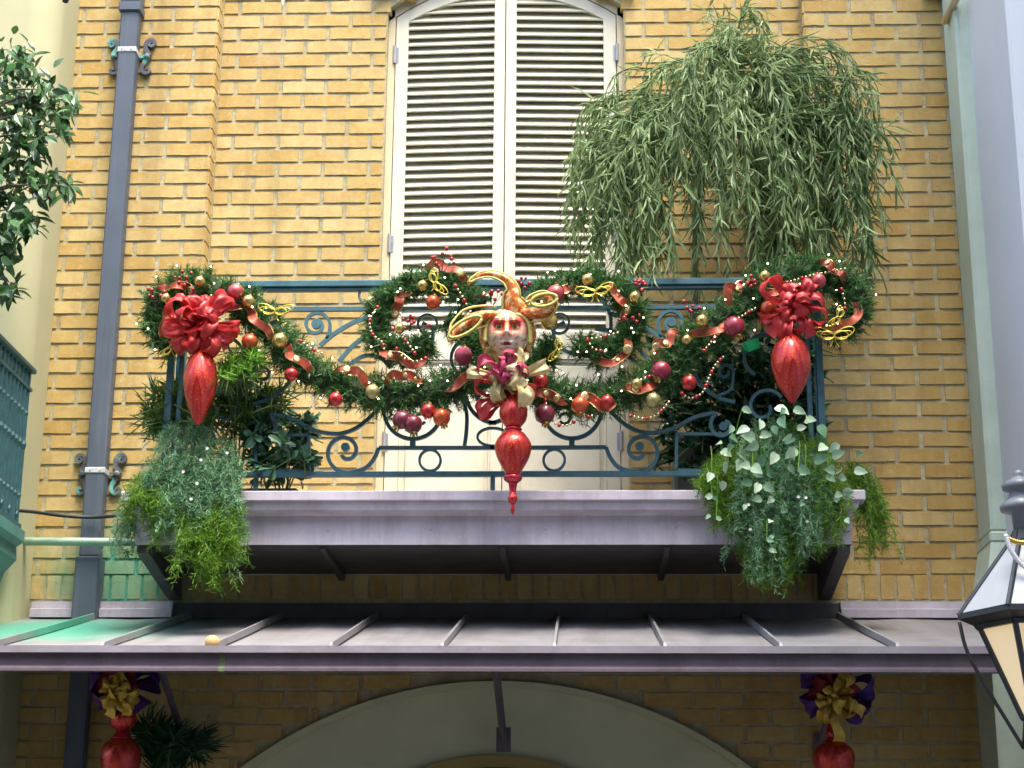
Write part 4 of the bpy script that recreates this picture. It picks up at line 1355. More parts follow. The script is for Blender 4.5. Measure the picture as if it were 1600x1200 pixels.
for k, (x_, y_, s_) in enumerate(heart_px):
    yy = -1.01 + rng.normal(0, .02) if x_ < 1340 else -.72
    c = PX(x_, y_ - s_ * .2, yy)
    o = bpy.data.objects.new('leaf', hm[k % 4]); COL.objects.link(o); o.parent = hv
    o.location = tuple(c - org(hv)); o.scale = (s_ * mpp(-.95) * 1.14,) * 3
    o.rotation_euler = (rng.normal(-.35, .5), rng.choice((-1, 1)) * rng.uniform(.3, 1.7), rng.normal(0, .5))
    if k % 2 == 0 and x_ < 1310:
        a = PX(x_ + rng.normal(0, 6), y_ - 45, -.88) if y_ > 730 else PX(x_ + rng.normal(0, 8), max(y_ + 12, 690), -.84)
        vb.tube(smooth([a, (a + c) / 2 + (0, -.03, .01), c], 6), .0018, 4, caps=False)
part('vine_stems', vb, M_FROND, hv, kind='stuff')

# ------------------------------------------------------------------ leafy shrubs behind the railing
def shrub(name, label, blobs, mat, kind, L, W, Y, n, base, dark=None, up=.2):
    root = thing(name, label, 'plant', base)
    fb = MB(); sb = MB()
    for (x_, y_, rx, ry) in blobs:
        for q in range(n):
            c = PX(x_ + rng.normal(0, rx * .5), y_ + rng.normal(0, ry * .5), Y + rng.normal(0, .07))
            d = unit(np.array([rng.normal(0, .6), -.45 + rng.normal(0, .4), up + rng.normal(0, .5)]))
            m_ = rng.integers(4, 9)
            D = unit(d + rv(m_, .65))
            sb.tube([c - d * .08, c], .003, 4, caps=False)
            fb.leaves(np.repeat(c[None], m_, 0) - D * .01, D, rv(m_, .5) + (0, -.5, .8), rng.uniform(*L, m_), rng.uniform(*W, m_), kind)
    bl = PX(blobs[0][0], blobs[0][1], Y)
    for (x_, y_, rx, ry) in blobs:
        e = PX(x_, y_, Y); sb.tube(smooth([np.array([base[0], base[1], base[2]]), (e + base) / 2 + (0, .06, .03), e], 6), .0035, 5, caps=False)
    part('stems', sb, M_STEM, root, kind='stuff'); part('leaves', fb, mat, root, kind='stuff')
    return root
def on_floor(px, Y): 
    p = PX(px, 760, Y); p[2] = ZL1 + .002; return p
shrub('jade_shrub', 'dark glossy spoon leaved shrub behind the railing at left', [(440, 690, 40, 40), (415, 665, 25, 25), (452, 725, 35, 22), (425, 725, 25, 24), (478, 665, 14, 20), (400, 700, 20, 30), (470, 715, 16, 24)], M_JADE2, 'spoon', (.05, .09), (.022, .034), -.60, 17, on_floor(440, -.5))
shrub('leafy_shrub', 'dark leafy shrub behind the railing below the right swag', [(x_, y_, 30, 30) for x_ in range(1060, 1262, 33) for y_ in range(555, 745, 33)], M_JADE, 'ovate', (.04, .08), (.018, .032), -.50, 13, on_floor(1150, -.45))
shrub('bushy_shrub', 'olive green needle leaved bush behind the left corner of the railing', [(270, 620, 30, 26), (250, 655, 25, 20), (330, 640, 40, 26), (380, 650, 30, 30), (370, 610, 30, 26), (420, 625, 26, 22), (300, 660, 40, 15)], M_OLIVE, 'needle4', (.05, .11), (.0035, .006), -.60, 62, on_floor(320, -.55), up=.4)
shrub('needle_bush', 'soft bright green needle sprays beside the left red finial', [(368, 572, 14, 20), (385, 580, 16, 16), (352, 590, 10, 14), (395, 560, 10, 10)], M_FROND, 'needle4', (.05, .085), (.004, .0065), -.84, 34, on_floor(372, -.60), up=.35)
for nm, px_, wd in (('planter_trough', 350, .36), ('planter_trough', 1232, .0)):
    if wd:
        c = on_floor(px_, -.52); b = MB(); b.cube(c[0] - wd, c[0] + wd * .9, -.64, -.42, ZL1 + .001, ZL1 + .05, bev=.01)
        solo(nm, b, M_POT, 'dark planter trough behind the railing under the left greenery', 'planter', c)

# ------------------------------------------------------------------ small tree in front of the left building
FY = -.95
fx = thing('ficus_tree', 'dark green leafy tree reaching in from the left edge before the yellow wall', 'tree', (PX(-70, 600, FY)[0], FY, zt0 + .02))
tr = MB(); fb = MB()
tb = np.array([PX(-70, 600, FY)[0], FY, zt0 + .02])
tk = smooth([tb, PX(-62, 480, FY), PX(-50, 330, FY), PX(-30, 200, FY), PX(0, 110, FY)], 8); tr.tube(tk, np.linspace(.03, .006, len(tk)), 8)
tips = [(25, 75, 18), (38, 105, 22), (10, 110, 26), (60, 140, 26), (92, 150, 22), (105, 172, 18), (40, 160, 32), (15, 190, 40), (60, 185, 30), (28, 225, 34), (0, 250, 40), (45, 270, 24), (75, 275, 18), (100, 290, 14), (65, 290, 14), (10, 300, 34), (30, 325, 24), (20, 350, 20), (45, 345, 14), (0, 370, 24), (-25, 150, 50), (-30, 300, 50), (12, 446, 12), (20, 452, 8), (-15, 430, 24), (5, 395, 10), (98, 200, 12), (50, 215, 18)]
for (x_, y_, r_) in tips:
    e = PX(x_, y_, FY + rng.normal(0, .05)); s0 = tk[int(np.clip(len(tk) * (1 - (y_ - 60) / 480), 6, len(tk) - 2))]
    tr.tube(smooth([s0, (s0 + e) / 2 + (0, 0, .03), e], 6), np.linspace(.007, .0025, 13), 5, caps=False)
    n = int(8 + r_ * 1.15)
    C = np.array([PX(x_ + rng.normal(0, r_ * .6), y_ + rng.normal(0, r_ * .55), FY + rng.normal(0, .09)) for _ in range(n)])
    D = unit(np.array([.25, -.25, -.55]) + rv(n, .55))
    fb.leaves(C, D, rv(n, .5) + (0, -.6, .9), rng.uniform(.055, .088, n), rng.uniform(.024, .038, n), 'ovate')
part('trunk', tr, M_BARK, fx, True); part('crown', fb, M_FICUS, fx, kind='stuff')

# palm seen under the canopy at the left
py_ = -.30
pm = thing('potted_palm', 'dark palm fronds in the shade under the canopy at left', 'palm', (PX(255, 1150, py_)[0], py_, 0))
fb = MB(); sb = MB()
for (tx, ty) in ((225, 1135), (238, 1150), (250, 1142), (262, 1168), (290, 1160), (305, 1148), (318, 1165), (272, 1152), (300, 1178), (215, 1165)):
    s0 = np.array([PX(258, 1200, py_)[0], py_, .9]); e = PX(tx, ty, py_ + rng.normal(0, .08)); m_ = PX(258 + (tx - 258) * .25, 1215, py_)
    pts = smooth([s0, m_, e], 16); sb.tube(pts, .004, 4, caps=False)
    P = np.repeat(pts[16:], 4, 0); n = len(P); T_a = np.repeat(unit(np.gradient(pts, axis=0))[16:], 4, 0)
    side = np.where(np.arange(n) % 2 == 0, 1, -1)[:, None] * np.array([1, 0, 0])
    fb.leaves(P, unit(T_a + side * .8 + rv(n, .15)), (0, -1, .2), rng.uniform(.08, .15, n), .007, 'needle4')
sb.tube([(PX(258, 1200, py_)[0], py_, .3), (PX(258, 1200, py_)[0], py_, .95)], .03, 8)
part('stems', sb, M_STEM, pm); part('fronds', fb, M_JADE, pm, kind='stuff')
b = MB(); b.lathe([(.12, 0.001), (.17, .3), (.18, .32), (.16, .33)], (PX(258, 1200, py_)[0], py_, 0), 20); part('pot', b, M_POT, pm, True)

# ================================================================== CHRISTMAS DECORATIONS
M_NEEDLE = foliage('pine_garland_needle', lin(30, 74, 36), lin(104, 150, 84), .45, .22)
M_TWIG = paint('garland_core', (.03, .05, .02, 1), .9, bump=0)
def bauble_mat(name, c, rough=.28, metal=.55, glit=0.0, c2=None):
    m = NT(name); n = m.noise(30 if not glit else 260, 4, .7)
    col = m.ramp(n, [(.35, sc(c, .8)), (.65, c if c2 is None else c2)])
    m.base(col); m.set(Roughness=rough, Metallic=metal)
    m.b.inputs['Coat Weight'].default_value = .3 if not glit else 0
    if glit: m.bump(m.noise(420, 3, .8), glit, .004)
    return m.mat
M_RED = bauble_mat('red_bauble', (.52, .035, .030, 1)); M_PINKR = bauble_mat('rose_bauble', (.55, .10, .10, 1), .35)
M_ORNG = bauble_mat('orange_red_bauble', (.62, .11, .035, 1), .35); M_GOLD = bauble_mat('gold_bauble', (.62, .46, .14, 1), .25, .8)
M_OLGOLD = bauble_mat('olive_gold_bauble', (.42, .37, .14, 1), .4, .6); M_MAG = bauble_mat('magenta_glitter_bauble', (.30, .03, .08, 1), .5, .3, .9, (.48, .08, .14, 1))
M_POME = bauble_mat('maroon_fruit_skin', (.16, .02, .035, 1), .3, .1); M_PLUM = bauble_mat('plum_fruit_skin', (.30, .025, .05, 1), .35, .1)
M_CAP = bauble_mat('gold_cap', (.6, .42, .12, 1), .3, .9)
M_BULB = glow_mat('fairy_light_bulb', (.9, .85, .7, 1), (1, .86, .6, 1), 3.0)
M_GWIRE = bauble_mat('gold_wire', (.72, .55, .08, 1), .3, .7)
M_BERRY = bauble_mat('red_berry', (.45, .02, .02, 1), .25, 0)
def finial_mat():
    m = NT('red_gold_glitter_finial')
    tc = m.N('ShaderNodeTexCoord')
    sep = m.N('ShaderNodeSeparateXYZ'); m.L(tc.outputs['Object'], sep.inputs[0])
    # swags of glitter: height plus the squared distance from the middle of each lobe
    ang = m.math('ARCTAN2', sep.outputs['Y'], sep.outputs['X'])
    lob = m.math('ABSOLUTE', m.math('SINE', m.math('MULTIPLY', ang, 2.0)))
    hgt = m.math('ADD', m.math('MULTIPLY', sep.outputs['Z'], 10.0), m.math('MULTIPLY', m.math('POWER', lob, 1.5), 1.5))
    wv = m.math('FRACT', hgt)
    msk = m.ramp(wv, [(.0, (.2, .2, .2)), (.16, (.15, .15, .15)), (.22, (1, 1, 1)), (.6, (.9, .9, .9)), (1, (.35, .35, .35))])
    nz = m.noise(170, 4, .8)
    gl = m.ramp(nz, [(.40, (.52, .018, .015, 1)), (.58, (.60, .06, .02, 1)), (.70, (.90, .46, .14, 1))])
    col = m.mix(msk, (.42, .012, .03, 1), gl)
    m.base(col); m.set(Roughness=.26, Metallic=.5)
    m.b.inputs['Coat Weight'].default_value = .35
    m.bump(m.math('MULTIPLY', nz, msk), .5, .004)
    return m.mat
M_FINIAL = finial_mat()
def cloth(name, c0, c1, rough=.35, metal=.25, spots=None, trans=.15):
    m = NT(name); n = m.noise(26, 5, .7)
    col = m.ramp(n, [(.3, c0), (.7, c1)])
    if spots:
        vo = m.N('ShaderNodeTexVoronoi'); vo.inputs['Scale'].default_value = 34; m.L(m.pos(), vo.inputs['Vector'])
        col = m.mix(m.ramp(vo.outputs['Distance'], [(.22, (1, 1, 1)), (.30, (0, 0, 0))]), col, spots)
    m.base(col); m.set(Roughness=rough, Metallic=metal)
    m.bump(m.noise(120, 4, .7), .35, .004)
    tr = m.N('ShaderNodeBsdfTranslucent'); m.L(col, tr.inputs[0]); mx = m.N('ShaderNodeMixShader'); mx.inputs[0].default_value = trans
    m.L(m.b.outputs[0], mx.inputs[1]); m.L(tr.outputs[0], mx.inputs[2]); m.L(mx.outputs[0], m.out.inputs[0])
    return m.mat
M_BOW = cloth('red_metallic_bow', (.48, .015, .025, 1), (.72, .09, .08, 1), .35, .2, None, .3); M_CRIM = cloth('crimson_sheer_bow', (.34, .015, .06, 1), (.52, .06, .13, 1), .5, .1)
M_GOLDC = cloth('gold_lame_cloth', (.60, .44, .13, 1), (.86, .76, .44, 1), .38, .35); M_RIB = cloth('red_ribbon_gold_spots', (.42, .035, .02, 1), (.64, .16, .09, 1), .45, .15, None, .3)
M_MEDAL = bauble_mat('gold_medallion', (.78, .60, .28, 1), .25, .75, .5)
M_RIBE = bauble_mat('gold_ribbon_edge', (.62, .34, .12, 1), .35, .7)
GY = -.80
def gpath(pts, Y=GY): return smooth(PXL(pts, Y), 10)
GAR = {}
def garland(key, label, pts, rad_px, ribbon_label, lights_label, turns=4.0, lights=26, phase=0.0, Y=GY):
    P = gpath(pts, Y); rad = rad_px * mpp(Y) * (1.34 if key in ('ls', 'rs', 'lc', 'rc') else 1.2)
    root = thing('garland', label, 'garland', P[0], group='pine garlands on the railing')
    core = MB(); core.tube(P, rad * .5 * (1 + .15 * np.sin(np.arange(len(P)) * 1.7)), 8); part('core', core, M_TWIG, root)
    T = unit(np.gradient(P, axis=0)); cum = np.concatenate([[0], np.cumsum(np.linalg.norm(np.diff(P, axis=0), axis=1))])
    n = int(cum[-1] * 900)
    s = rng.uniform(0, cum[-1], n)
    at = lambda A, s_: np.stack([np.interp(s_, cum, A[:, i]) for i in range(3)], 1)
    C, TT = at(P, s), unit(at(T, s))
    D = unit(rv(n) * (1, 1, 1) + TT * .5); D = unit(D - TT * np.sum(D * TT, 1, keepdims=True) * .7 + np.array([0, -.15, 0]))
    L = rad * rng.uniform(.5, 1.05, n)
    nb = MB()
    for q in range(22):                       # needles feathering along each sprig
        t_ = .15 + .85 * (q + rng.random(n)) / 22
        B = C + D * (L * t_)[:, None]
        ND = unit(D * .75 + rv(n, .62))
        nb.leaves(B, ND, rv(n), rng.uniform(.024, .042, n), rng.uniform(.0034, .0052, n), 'needle')
    part('needles', nb, M_NEEDLE, root, kind='stuff')
    GAR[key] = (P, T, cum, rad)
    # ribbon spiralling round the garland
    if ribbon_label:
        pieces = max(2, int(round(turns * 1.05))); rr_ = None
        for q in range(pieces):
            s0 = cum[-1] * (q + .12 + .2 * rng.random()) / pieces; s1 = min(cum[-1] * .99, s0 + rng.uniform(.13, .20))
            m_ = 34; t_ = np.linspace(0, 1, m_); ss = s0 + (s1 - s0) * t_
            C, TT = at(P, ss), unit(at(T, ss)); e1 = np.tile(np.array([0, -1.0, 0]), (m_, 1)); e2 = np.cross(TT, e1)
            f0 = rng.uniform(-.8, .8); f1 = f0 + rng.uniform(-1.0, 1.0); th_ = f0 + (f1 - f0) * t_ + phase * 0
            p1, p2 = rng.uniform(0, 6.28, 2)
            rad_t = rad * (.45 + .60 * np.sin(math.pi * t_) ** .5) + .012 * np.sin(t_ * 13 + p1)
            Q = C + rad_t[:, None] * (np.cos(th_)[:, None] * e1 + np.sin(th_)[:, None] * e2) + (.010 * np.sin(t_ * 8 + p2))[:, None] * e2
            tang = unit(np.gradient(Q, axis=0)); tilt = .5 * np.sin(t_ * 6 + p2)
            across = np.cross(tang, e1); across = unit(np.cos(tilt)[:, None] * unit(across) + np.sin(tilt)[:, None] * e1)
            if rr_ is None: rr_ = thing('ribbon', ribbon_label, 'ribbon', Q[0])
            wd = .036 * (.75 + .25 * np.sin(math.pi * t_))
            rb_ = MB(); rb_.ribbon(Q, across, wd); part('band', rb_, M_RIB, rr_, True)
            for sg in (-.5, .5):
                eb = MB(); eb.tube(Q + across * wd[:, None] * sg, .0022, 4, caps=False); part('wired_edge', eb, M_RIBE, rr_)
            for j in (9, 18, 26):
                if rng.random() < .45:
                    bb = np.cross(tang[j], across[j]); bb = bb if bb[1] < 0 else -bb
                    ds = MB(); kk = rng.uniform(.7, 1.5); ds.lathe([(.0135 * kk, 0), (.0125 * kk, .002), (.006 * kk, .003)], Q[j] + bb * .002, 12, axis=bb); part('medallion', ds, M_MEDAL, rr_, True)
    lb_ = MB(); wr = MB(); pts_l = []
    lights = max(6, int(lights * .62))
    for k in range(lights):
        s_ = cum[-1] * (k + rng.random()) / lights
        c = at(P, np.array([s_]))[0]; t_ = unit(at(T, np.array([s_])))[0]
        th_ = rng.uniform(-1.5, 1.5); e2 = np.cross(t_, (0, -1.0, 0))
        p = c + rad * 1.0 * (math.cos(th_) * np.array([0, -1.0, 0]) + math.sin(th_) * e2)
        lb_.sphere(p, .0034, 6); pts_l.append(p)
    lr_ = thing('fairy_lights', lights_label, 'fairy lights', pts_l[0])
    part('bulbs', lb_, M_BULB, lr_, kind='stuff')
    wr.tube(smooth([p + (0, .015, 0) for p in pts_l], 3), .0012, 4, caps=False); part('wire', wr, M_TWIG, lr_)
garland('lc', 'bushy pine garland looped round the left railing corner', [(275, 545), (252, 522), (245, 488), (262, 458), (298, 448), (335, 455), (368, 470), (390, 482)], 27, 'red ribbon curling through the left corner garland', 'warm fairy lights in the left corner garland', 2.6, 18, 1.0)
garland('ls', 'pine garland swag sagging from left corner to the jester mask', [(372, 478), (405, 492), (432, 528), (468, 570), (520, 598), (585, 616), (645, 618), (705, 606), (762, 585)], 29, 'red ribbon wound along the left swag', 'warm fairy lights along the left swag', 5.2, 34, .3)
garland('lq', 'C shaped pine garland scroll left of the jester mask', [(752, 478), (728, 458), (690, 445), (650, 443), (613, 458), (590, 492), (592, 530), (614, 550), (645, 552), (672, 538)], 24, 'red ribbon round the outside of the left scroll garland', 'warm fairy lights in the left scroll garland', 3.1, 26, 2.0)
garland('rq', 'C shaped pine garland scroll right of the jester mask', [(838, 468), (870, 450), (912, 442), (955, 450), (987, 477), (990, 515), (968, 543), (935, 553), (905, 535)], 24, 'red ribbon round the outside of the right scroll garland', 'warm fairy lights in the right scroll garland', 3.0, 26, .6)
garland('rs', 'pine garland swag sagging from the jester mask up to right corner', [(815, 592), (865, 618), (925, 624), (985, 610), (1032, 585), (1070, 552), (1108, 518), (1152, 490), (1190, 470)], 29, 'red ribbon wound along the right swag', 'warm fairy lights along the right swag', 5.4, 40, 1.6)
garland('rc', 'square ended pine garland round the right railing corner', [(1170, 462), (1210, 438), (1262, 428), (1308, 434), (1332, 455), (1335, 490), (1315, 512), (1280, 512)], 26, 'red ribbon curling over the right corner garland', 'warm fairy lights in the right corner garland', 2.6, 24, .2)
# backing tufts behind the jester mask tie the swags together
garland('ct', 'short pine garland tuft behind the jester mask', [(700, 500), (725, 520), (760, 560), (800, 590), (840, 570), (862, 540)], 22, None, 'warm fairy lights behind the jester mask', 0, 10)

# ------------------------------------------------------------------ baubles
def bauble(px, py, r_px, mat, label, Y=-.90, group=None):
    c = PX(px, py, Y); r = r_px * mpp(Y)
    root = thing('bauble', label, 'bauble', c)
    b = MB(); b.sphere(c, r, 20); part('ball', b, mat, root, True)
    b = MB(); b.lathe([(r * .24, r * .93), (r * .24, r * 1.16), (r * .18, r * 1.2)], c, 10, axis=(.2, .3, 1)); 
    a = np.linspace(0, 2 * math.pi, 11); b.tube([c + np.array([.05 * r + r * .12 * math.cos(q), .33 * r, r * 1.3 + r * .12 * math.sin(q)]) for q in a], r * .03, 4); part('cap', b, M_CAP, root)
for a in [
    (368, 456, 13.5, M_PINKR, 'rose red bauble at the top where left corner meets the swag'), (390, 534, 13, M_ORNG, 'orange red bauble beside the big red bow at left'),
    (677, 472, 12, M_ORNG, 'orange red bauble hanging inside the left scroll under its gold butterfly'), (524, 624, 11.5, M_RED, 'red bauble at the lower edge of the left swag, nearest the corner'),
    (669, 642, 12, M_RED, 'red bauble below the left swag beside the maroon fruit'), (948, 628, 11, M_RED, 'red bauble at the bottom of the right swag'),
    (1077, 598, 12, M_RED, 'red bauble where the right swag starts to climb'), (868, 459, 14.5, M_PINKR, 'large rose bauble on the right scroll above the jester hat'),
    (1279, 439, 12, M_PINKR, 'rose bauble above the red bow on the right corner'), (1201, 482, 13, M_ORNG, 'orange bauble touching the left side of the right bow'),
    (845, 596, 12, M_RED, 'red bauble just right of the gold bow under the mask'), (724, 556, 14.5, M_MAG, 'dark magenta glitter bauble left of the mask chin'),
    (455, 585, 11, M_RED, 'red bauble on the underside of the left swag near the iron curl'), (437, 532, 12.5, M_GOLD, 'pale gold bauble on the left swag below the gold butterfly'),
    (388, 471, 10.5, M_GOLD, 'gold bauble on the left swag next to the rose one'), (312, 440, 9, M_GOLD, 'small gold bauble on top of the left corner garland'),
    (582, 612, 11.5, M_OLGOLD, 'olive gold bauble low on the left swag'), (858, 502, 14, M_GOLD, 'pale gold bauble right of the jester hat'),
    (918, 437, 9.5, M_GOLD, 'small gold bauble on top of the right scroll'), (992, 464, 9, M_GOLD, 'small gold bauble on the outer shoulder of the right scroll'),
    (1097, 501, 10, M_GOLD, 'gold bauble where the right swag rises past the iron spiral'), (1195, 432, 9.5, M_GOLD, 'gold bauble left of the top of right corner garland'),
    (1021, 625, 11.5, M_OLGOLD, 'olive gold bauble low on the right swag'), (1073, 531, 8, M_GOLD, 'small gold bauble beside the red ribbon on the right swag'),
    (660, 446, 8.5, M_GOLD, 'small gold bauble on top of the left scroll'), (624, 513, 9, M_GOLD, 'small gold bauble inside the left scroll'),
    (259, 466, 8, M_GOLD, 'small gold bauble at the outer left of the left corner garland'), (995, 600, 9, M_GOLD, 'small gold bauble in the middle of the right swag'),
    (1240, 458, 8, M_RED, 'small red bauble above the knot of the right bow')]:
    bauble(*a)
# split fruits (pomegranates)
def fruit(px, py, r_px, mat, label, tilt, Y=-.9):
    c = PX(px, py, Y); r = r_px * mpp(Y); ax = unit(np.array([math.sin(tilt), -.35, -math.cos(tilt)]))
    root = thing('pomegranate_ornament', label, 'ornament', c)
    b = MB(); b.lathe([(r * .15, -r), (r * .6, -r * .82), (r * .93, -r * .35), (r, 0), (r * .9, r * .45), (r * .55, r * .85), (r * .3, r * .98)], c, 16, axis=ax, lobes=6, lobe=.05); part('skin', b, mat, root, True)
    b = MB()
    for k in range(6):
        a = R(60 * k); e1 = unit(np.cross(ax, (0.3, 1, 0.1))); e2 = np.cross(ax, e1); d = math.cos(a) * e1 + math.sin(a) * e2
        b.leaves([c + ax * r * .93 + d * r * .2], [unit(ax + d * .5)], [d], r * .55, r * .35, 'needle4')
    part('crown_tip', b, M_CAP, root)
for a in [(628, 656, 15, M_POME, 'maroon fruit with a split tip hanging under the left swag', -.5), (645, 663, 15, M_POME, 'maroon fruit hanging lowest under the left swag', .15), (690, 652, 14, M_ORNG, 'red and gold fruit beside the red bauble under left swag', .3),
          (851, 647, 16, M_POME, 'maroon fruit right of the red glass finial', .1), (1147, 511, 17, M_PLUM, 'large plum coloured fruit on the upper right swag', .3), (1033, 579, 15, M_PLUM, 'plum coloured fruit in the middle of the right swag', -.4), (906, 633, 14, M_ORNG, 'red and gold fruit low on the right swag near the mask', 0)]:
    fruit(*a)

# ------------------------------------------------------------------ bows
def bow(name, label, cx, cy, wpx, hpx, Y, mats, nloops, seed, tails=((-.5, -1), (.5, -1)), lw=.052, frac=0.0):
    rg = np.random.default_rng(seed); c = PX(cx, cy, Y); u = mpp(Y)
    root = thing(name, label, 'bow', c)
    for k in range(nloops):
        a = 2 * math.pi * (k + rg.uniform(-.6, .6)) / nloops
        out = rg.uniform(-.05, .5) if k % 2 == 0 else rg.uniform(.6, 1.8)
        d = unit(np.array([math.cos(a), -out, math.sin(a)])); l = (abs(math.cos(a)) * wpx + abs(math.sin(a)) * hpx) / 2 * u * (rg.uniform(.85, 1.12) if k % 2 == 0 else rg.uniform(.45, .75))
        side = unit(np.cross(d, np.array([rg.normal(0, 1.1), -1, rg.normal(0, 1.1)]))); nrm = np.cross(side, d)
        NR, NC = 29, 11
        t_ = np.linspace(0, 1, NR)
        prof = np.sin(math.pi * t_) ** .8 * l; bul = np.sin(2 * math.pi * t_) * l * rg.uniform(.20, .36)
        p1, p2, p3, p4 = rg.uniform(0, 6.28, 4); f1 = rg.uniform(2.2, 3.6)
        Q = c + prof[:, None] * d + bul[:, None] * nrm
        w = lw * (.30 + .9 * np.sin(math.pi * t_)) * rg.uniform(.8, 1.2)
        cols = np.linspace(-1, 1, NC); V = []
        for i in range(NR):
            an = .45 * math.sin(p1 + t_[i] * 7)
            tw = side * math.cos(an) + nrm * math.sin(an); env = .35 + .65 * abs(math.cos(math.pi * t_[i]))
            for j, q in enumerate(cols):
                fold = .0075 * env * math.sin(q * f1 + p2 + t_[i] * 3) + .0042 * math.sin(q * 6.5 + p3 + t_[i] * 9) + .002 * math.sin(q * 3 + t_[i] * 31 + p4)
                V.append(Q[i] + tw * q * w[i] / 2 + nrm * fold + d * (.004 * math.sin(q * 4 + p4)))
        F = [(i * NC + j, i * NC + j + 1, i * NC + j + NC + 1, i * NC + j + NC) for i in range(NR - 1) for j in range(NC - 1)]
        b = MB(); b.add(V, F); part('loop', b, mats[k % len(mats)], root, True)
    for k, (dx, dz) in enumerate(tails):
        d = np.array([dx * wpx * u, -.02, dz * hpx * u])
        t_ = np.linspace(0, 1, 12); Q = c + t_[:, None] * d + np.stack([.008 * np.sin(t_ * 9 + k), -.03 * np.sin(t_ * 3), 0 * t_], 1)
        b = MB(); b.ribbon(Q, np.tile(unit(np.cross(d, (0, -1, 0))), (12, 1)) + rg.normal(0, .1, (12, 3)), lw * np.linspace(.4, .9, 12)); part('tail', b, mats[k % len(mats)], root, True)
    b = MB(); b.sphere(c + (0, -.035, 0), .019, 10, sc=(1, .8, 1.2)); part('knot', b, mats[0], root, True)
bow('red_bow', 'big red metallic bow above the left teardrop finial', 315, 508, 104, 80, -.93, [M_BOW], 20, 3, ((.1, -.5), (.45, -.5)), .056)
bow('red_bow', 'red metallic bow above the right teardrop finial', 1238, 482, 88, 78, -.93, [M_BOW], 15, 5, ((-.45, -.6), (.3, -.65)), .054)
bow('gold_bow', 'gold cloth bow with crimson middle under the mask chin', 791, 591, 112, 64, -.97, [M_GOLDC], 12, 10, ((-.12, -.62), (.16, -.55)), .058)
bow('crimson_bow', 'crimson sheer bow tied at the throat of the mask', 788, 576, 74, 34, -1.03, [M_CRIM], 8, 12, ((-.2, -.5), (.2, -.5)), .055)
bow('poinsettia_bow', 'red glittering cloth bow just above the red glass finial', 793, 622, 92, 62, -.93, [M_BOW], 10, 15, ((-.5, -.5), (.3, -.5)), .05)

# ------------------------------------------------------------------ finials
def finial(label, prof_px, cx, Y, parts, tilt=(0, 0, 1)):
    """prof_px: list of (half width px, y px); parts: list of (name, i0, i1, mat)"""
    c0 = PX(cx, prof_px[-1][1], Y)
    root = thing('glass_finial', label, 'ornament', c0); u = mpp(Y)
    zs = [PX(cx, p[1], Y)[2] for p in prof_px]
    for (nm, i0, i1, mat) in parts:
        pp_ = list(zip([p[0] * u for p in prof_px], zs))[i0:i1 + 1][::-1]
        sm_ = smooth([(r_, z_, 0) for r_, z_ in pp_], 5)
        mid = np.array([c0[0], c0[1], (pp_[0][1] + pp_[-1][1]) / 2])
        b = MB(); b.lathe([(max(.0006, s_[0]), s_[1]) for s_ in sm_], (c0[0], c0[1], 0), 28)
        ob = bpy.data.objects.new(nm, b.mesh(nm, mat, True, mid)); COL.objects.link(ob); ob.parent = root; ob.location = tuple(mid - c0)
M_REDG = bauble_mat('clear_red_glass', (.50, .015, .04, 1), .15, .3)
finial('long red and gold glass teardrop finial under the left bow', [(7, 526), (13, 532), (13, 538), (9, 543), (12, 549), (21, 565), (26, 585), (26, 603), (21, 625), (12, 648), (6, 660), (1, 665)], 309, -.93, [('cap', 0, 3, M_REDG), ('drop', 3, 11, M_FINIAL)])
finial('plump red and gold glass teardrop finial under the right bow', [(8, 508), (11, 516), (9, 522), (15, 527), (27, 545), (31, 566), (29, 582), (20, 605), (9, 622), (4, 629), (1, 631)], 1238, -.93, [('cap', 0, 2, M_REDG), ('drop', 2, 10, M_FINIAL)])
finial('tall red glass finial hanging from the middle of the balcony over the ledge', [(9, 618), (18, 630), (22, 645), (19, 658), (11, 668), (14, 671), (12, 674), (17, 677), (26, 689), (28.5, 700), (25, 715), (16, 732), (10, 743), (14, 745), (13.5, 750), (7, 755), (5, 768), (6, 773), (7.5, 779), (5, 786), (3, 788), (3.5, 796), (1, 804)], 801, -.98,
       [('upper_ball', 0, 4, M_FINIAL), ('neck', 4, 7, M_REDG), ('bulb', 7, 12, M_FINIAL), ('collar', 12, 15, M_REDG), ('stem', 15, 17, M_REDG), ('bead', 17, 19, M_FINIAL), ('tip', 19, 22, M_REDG)])

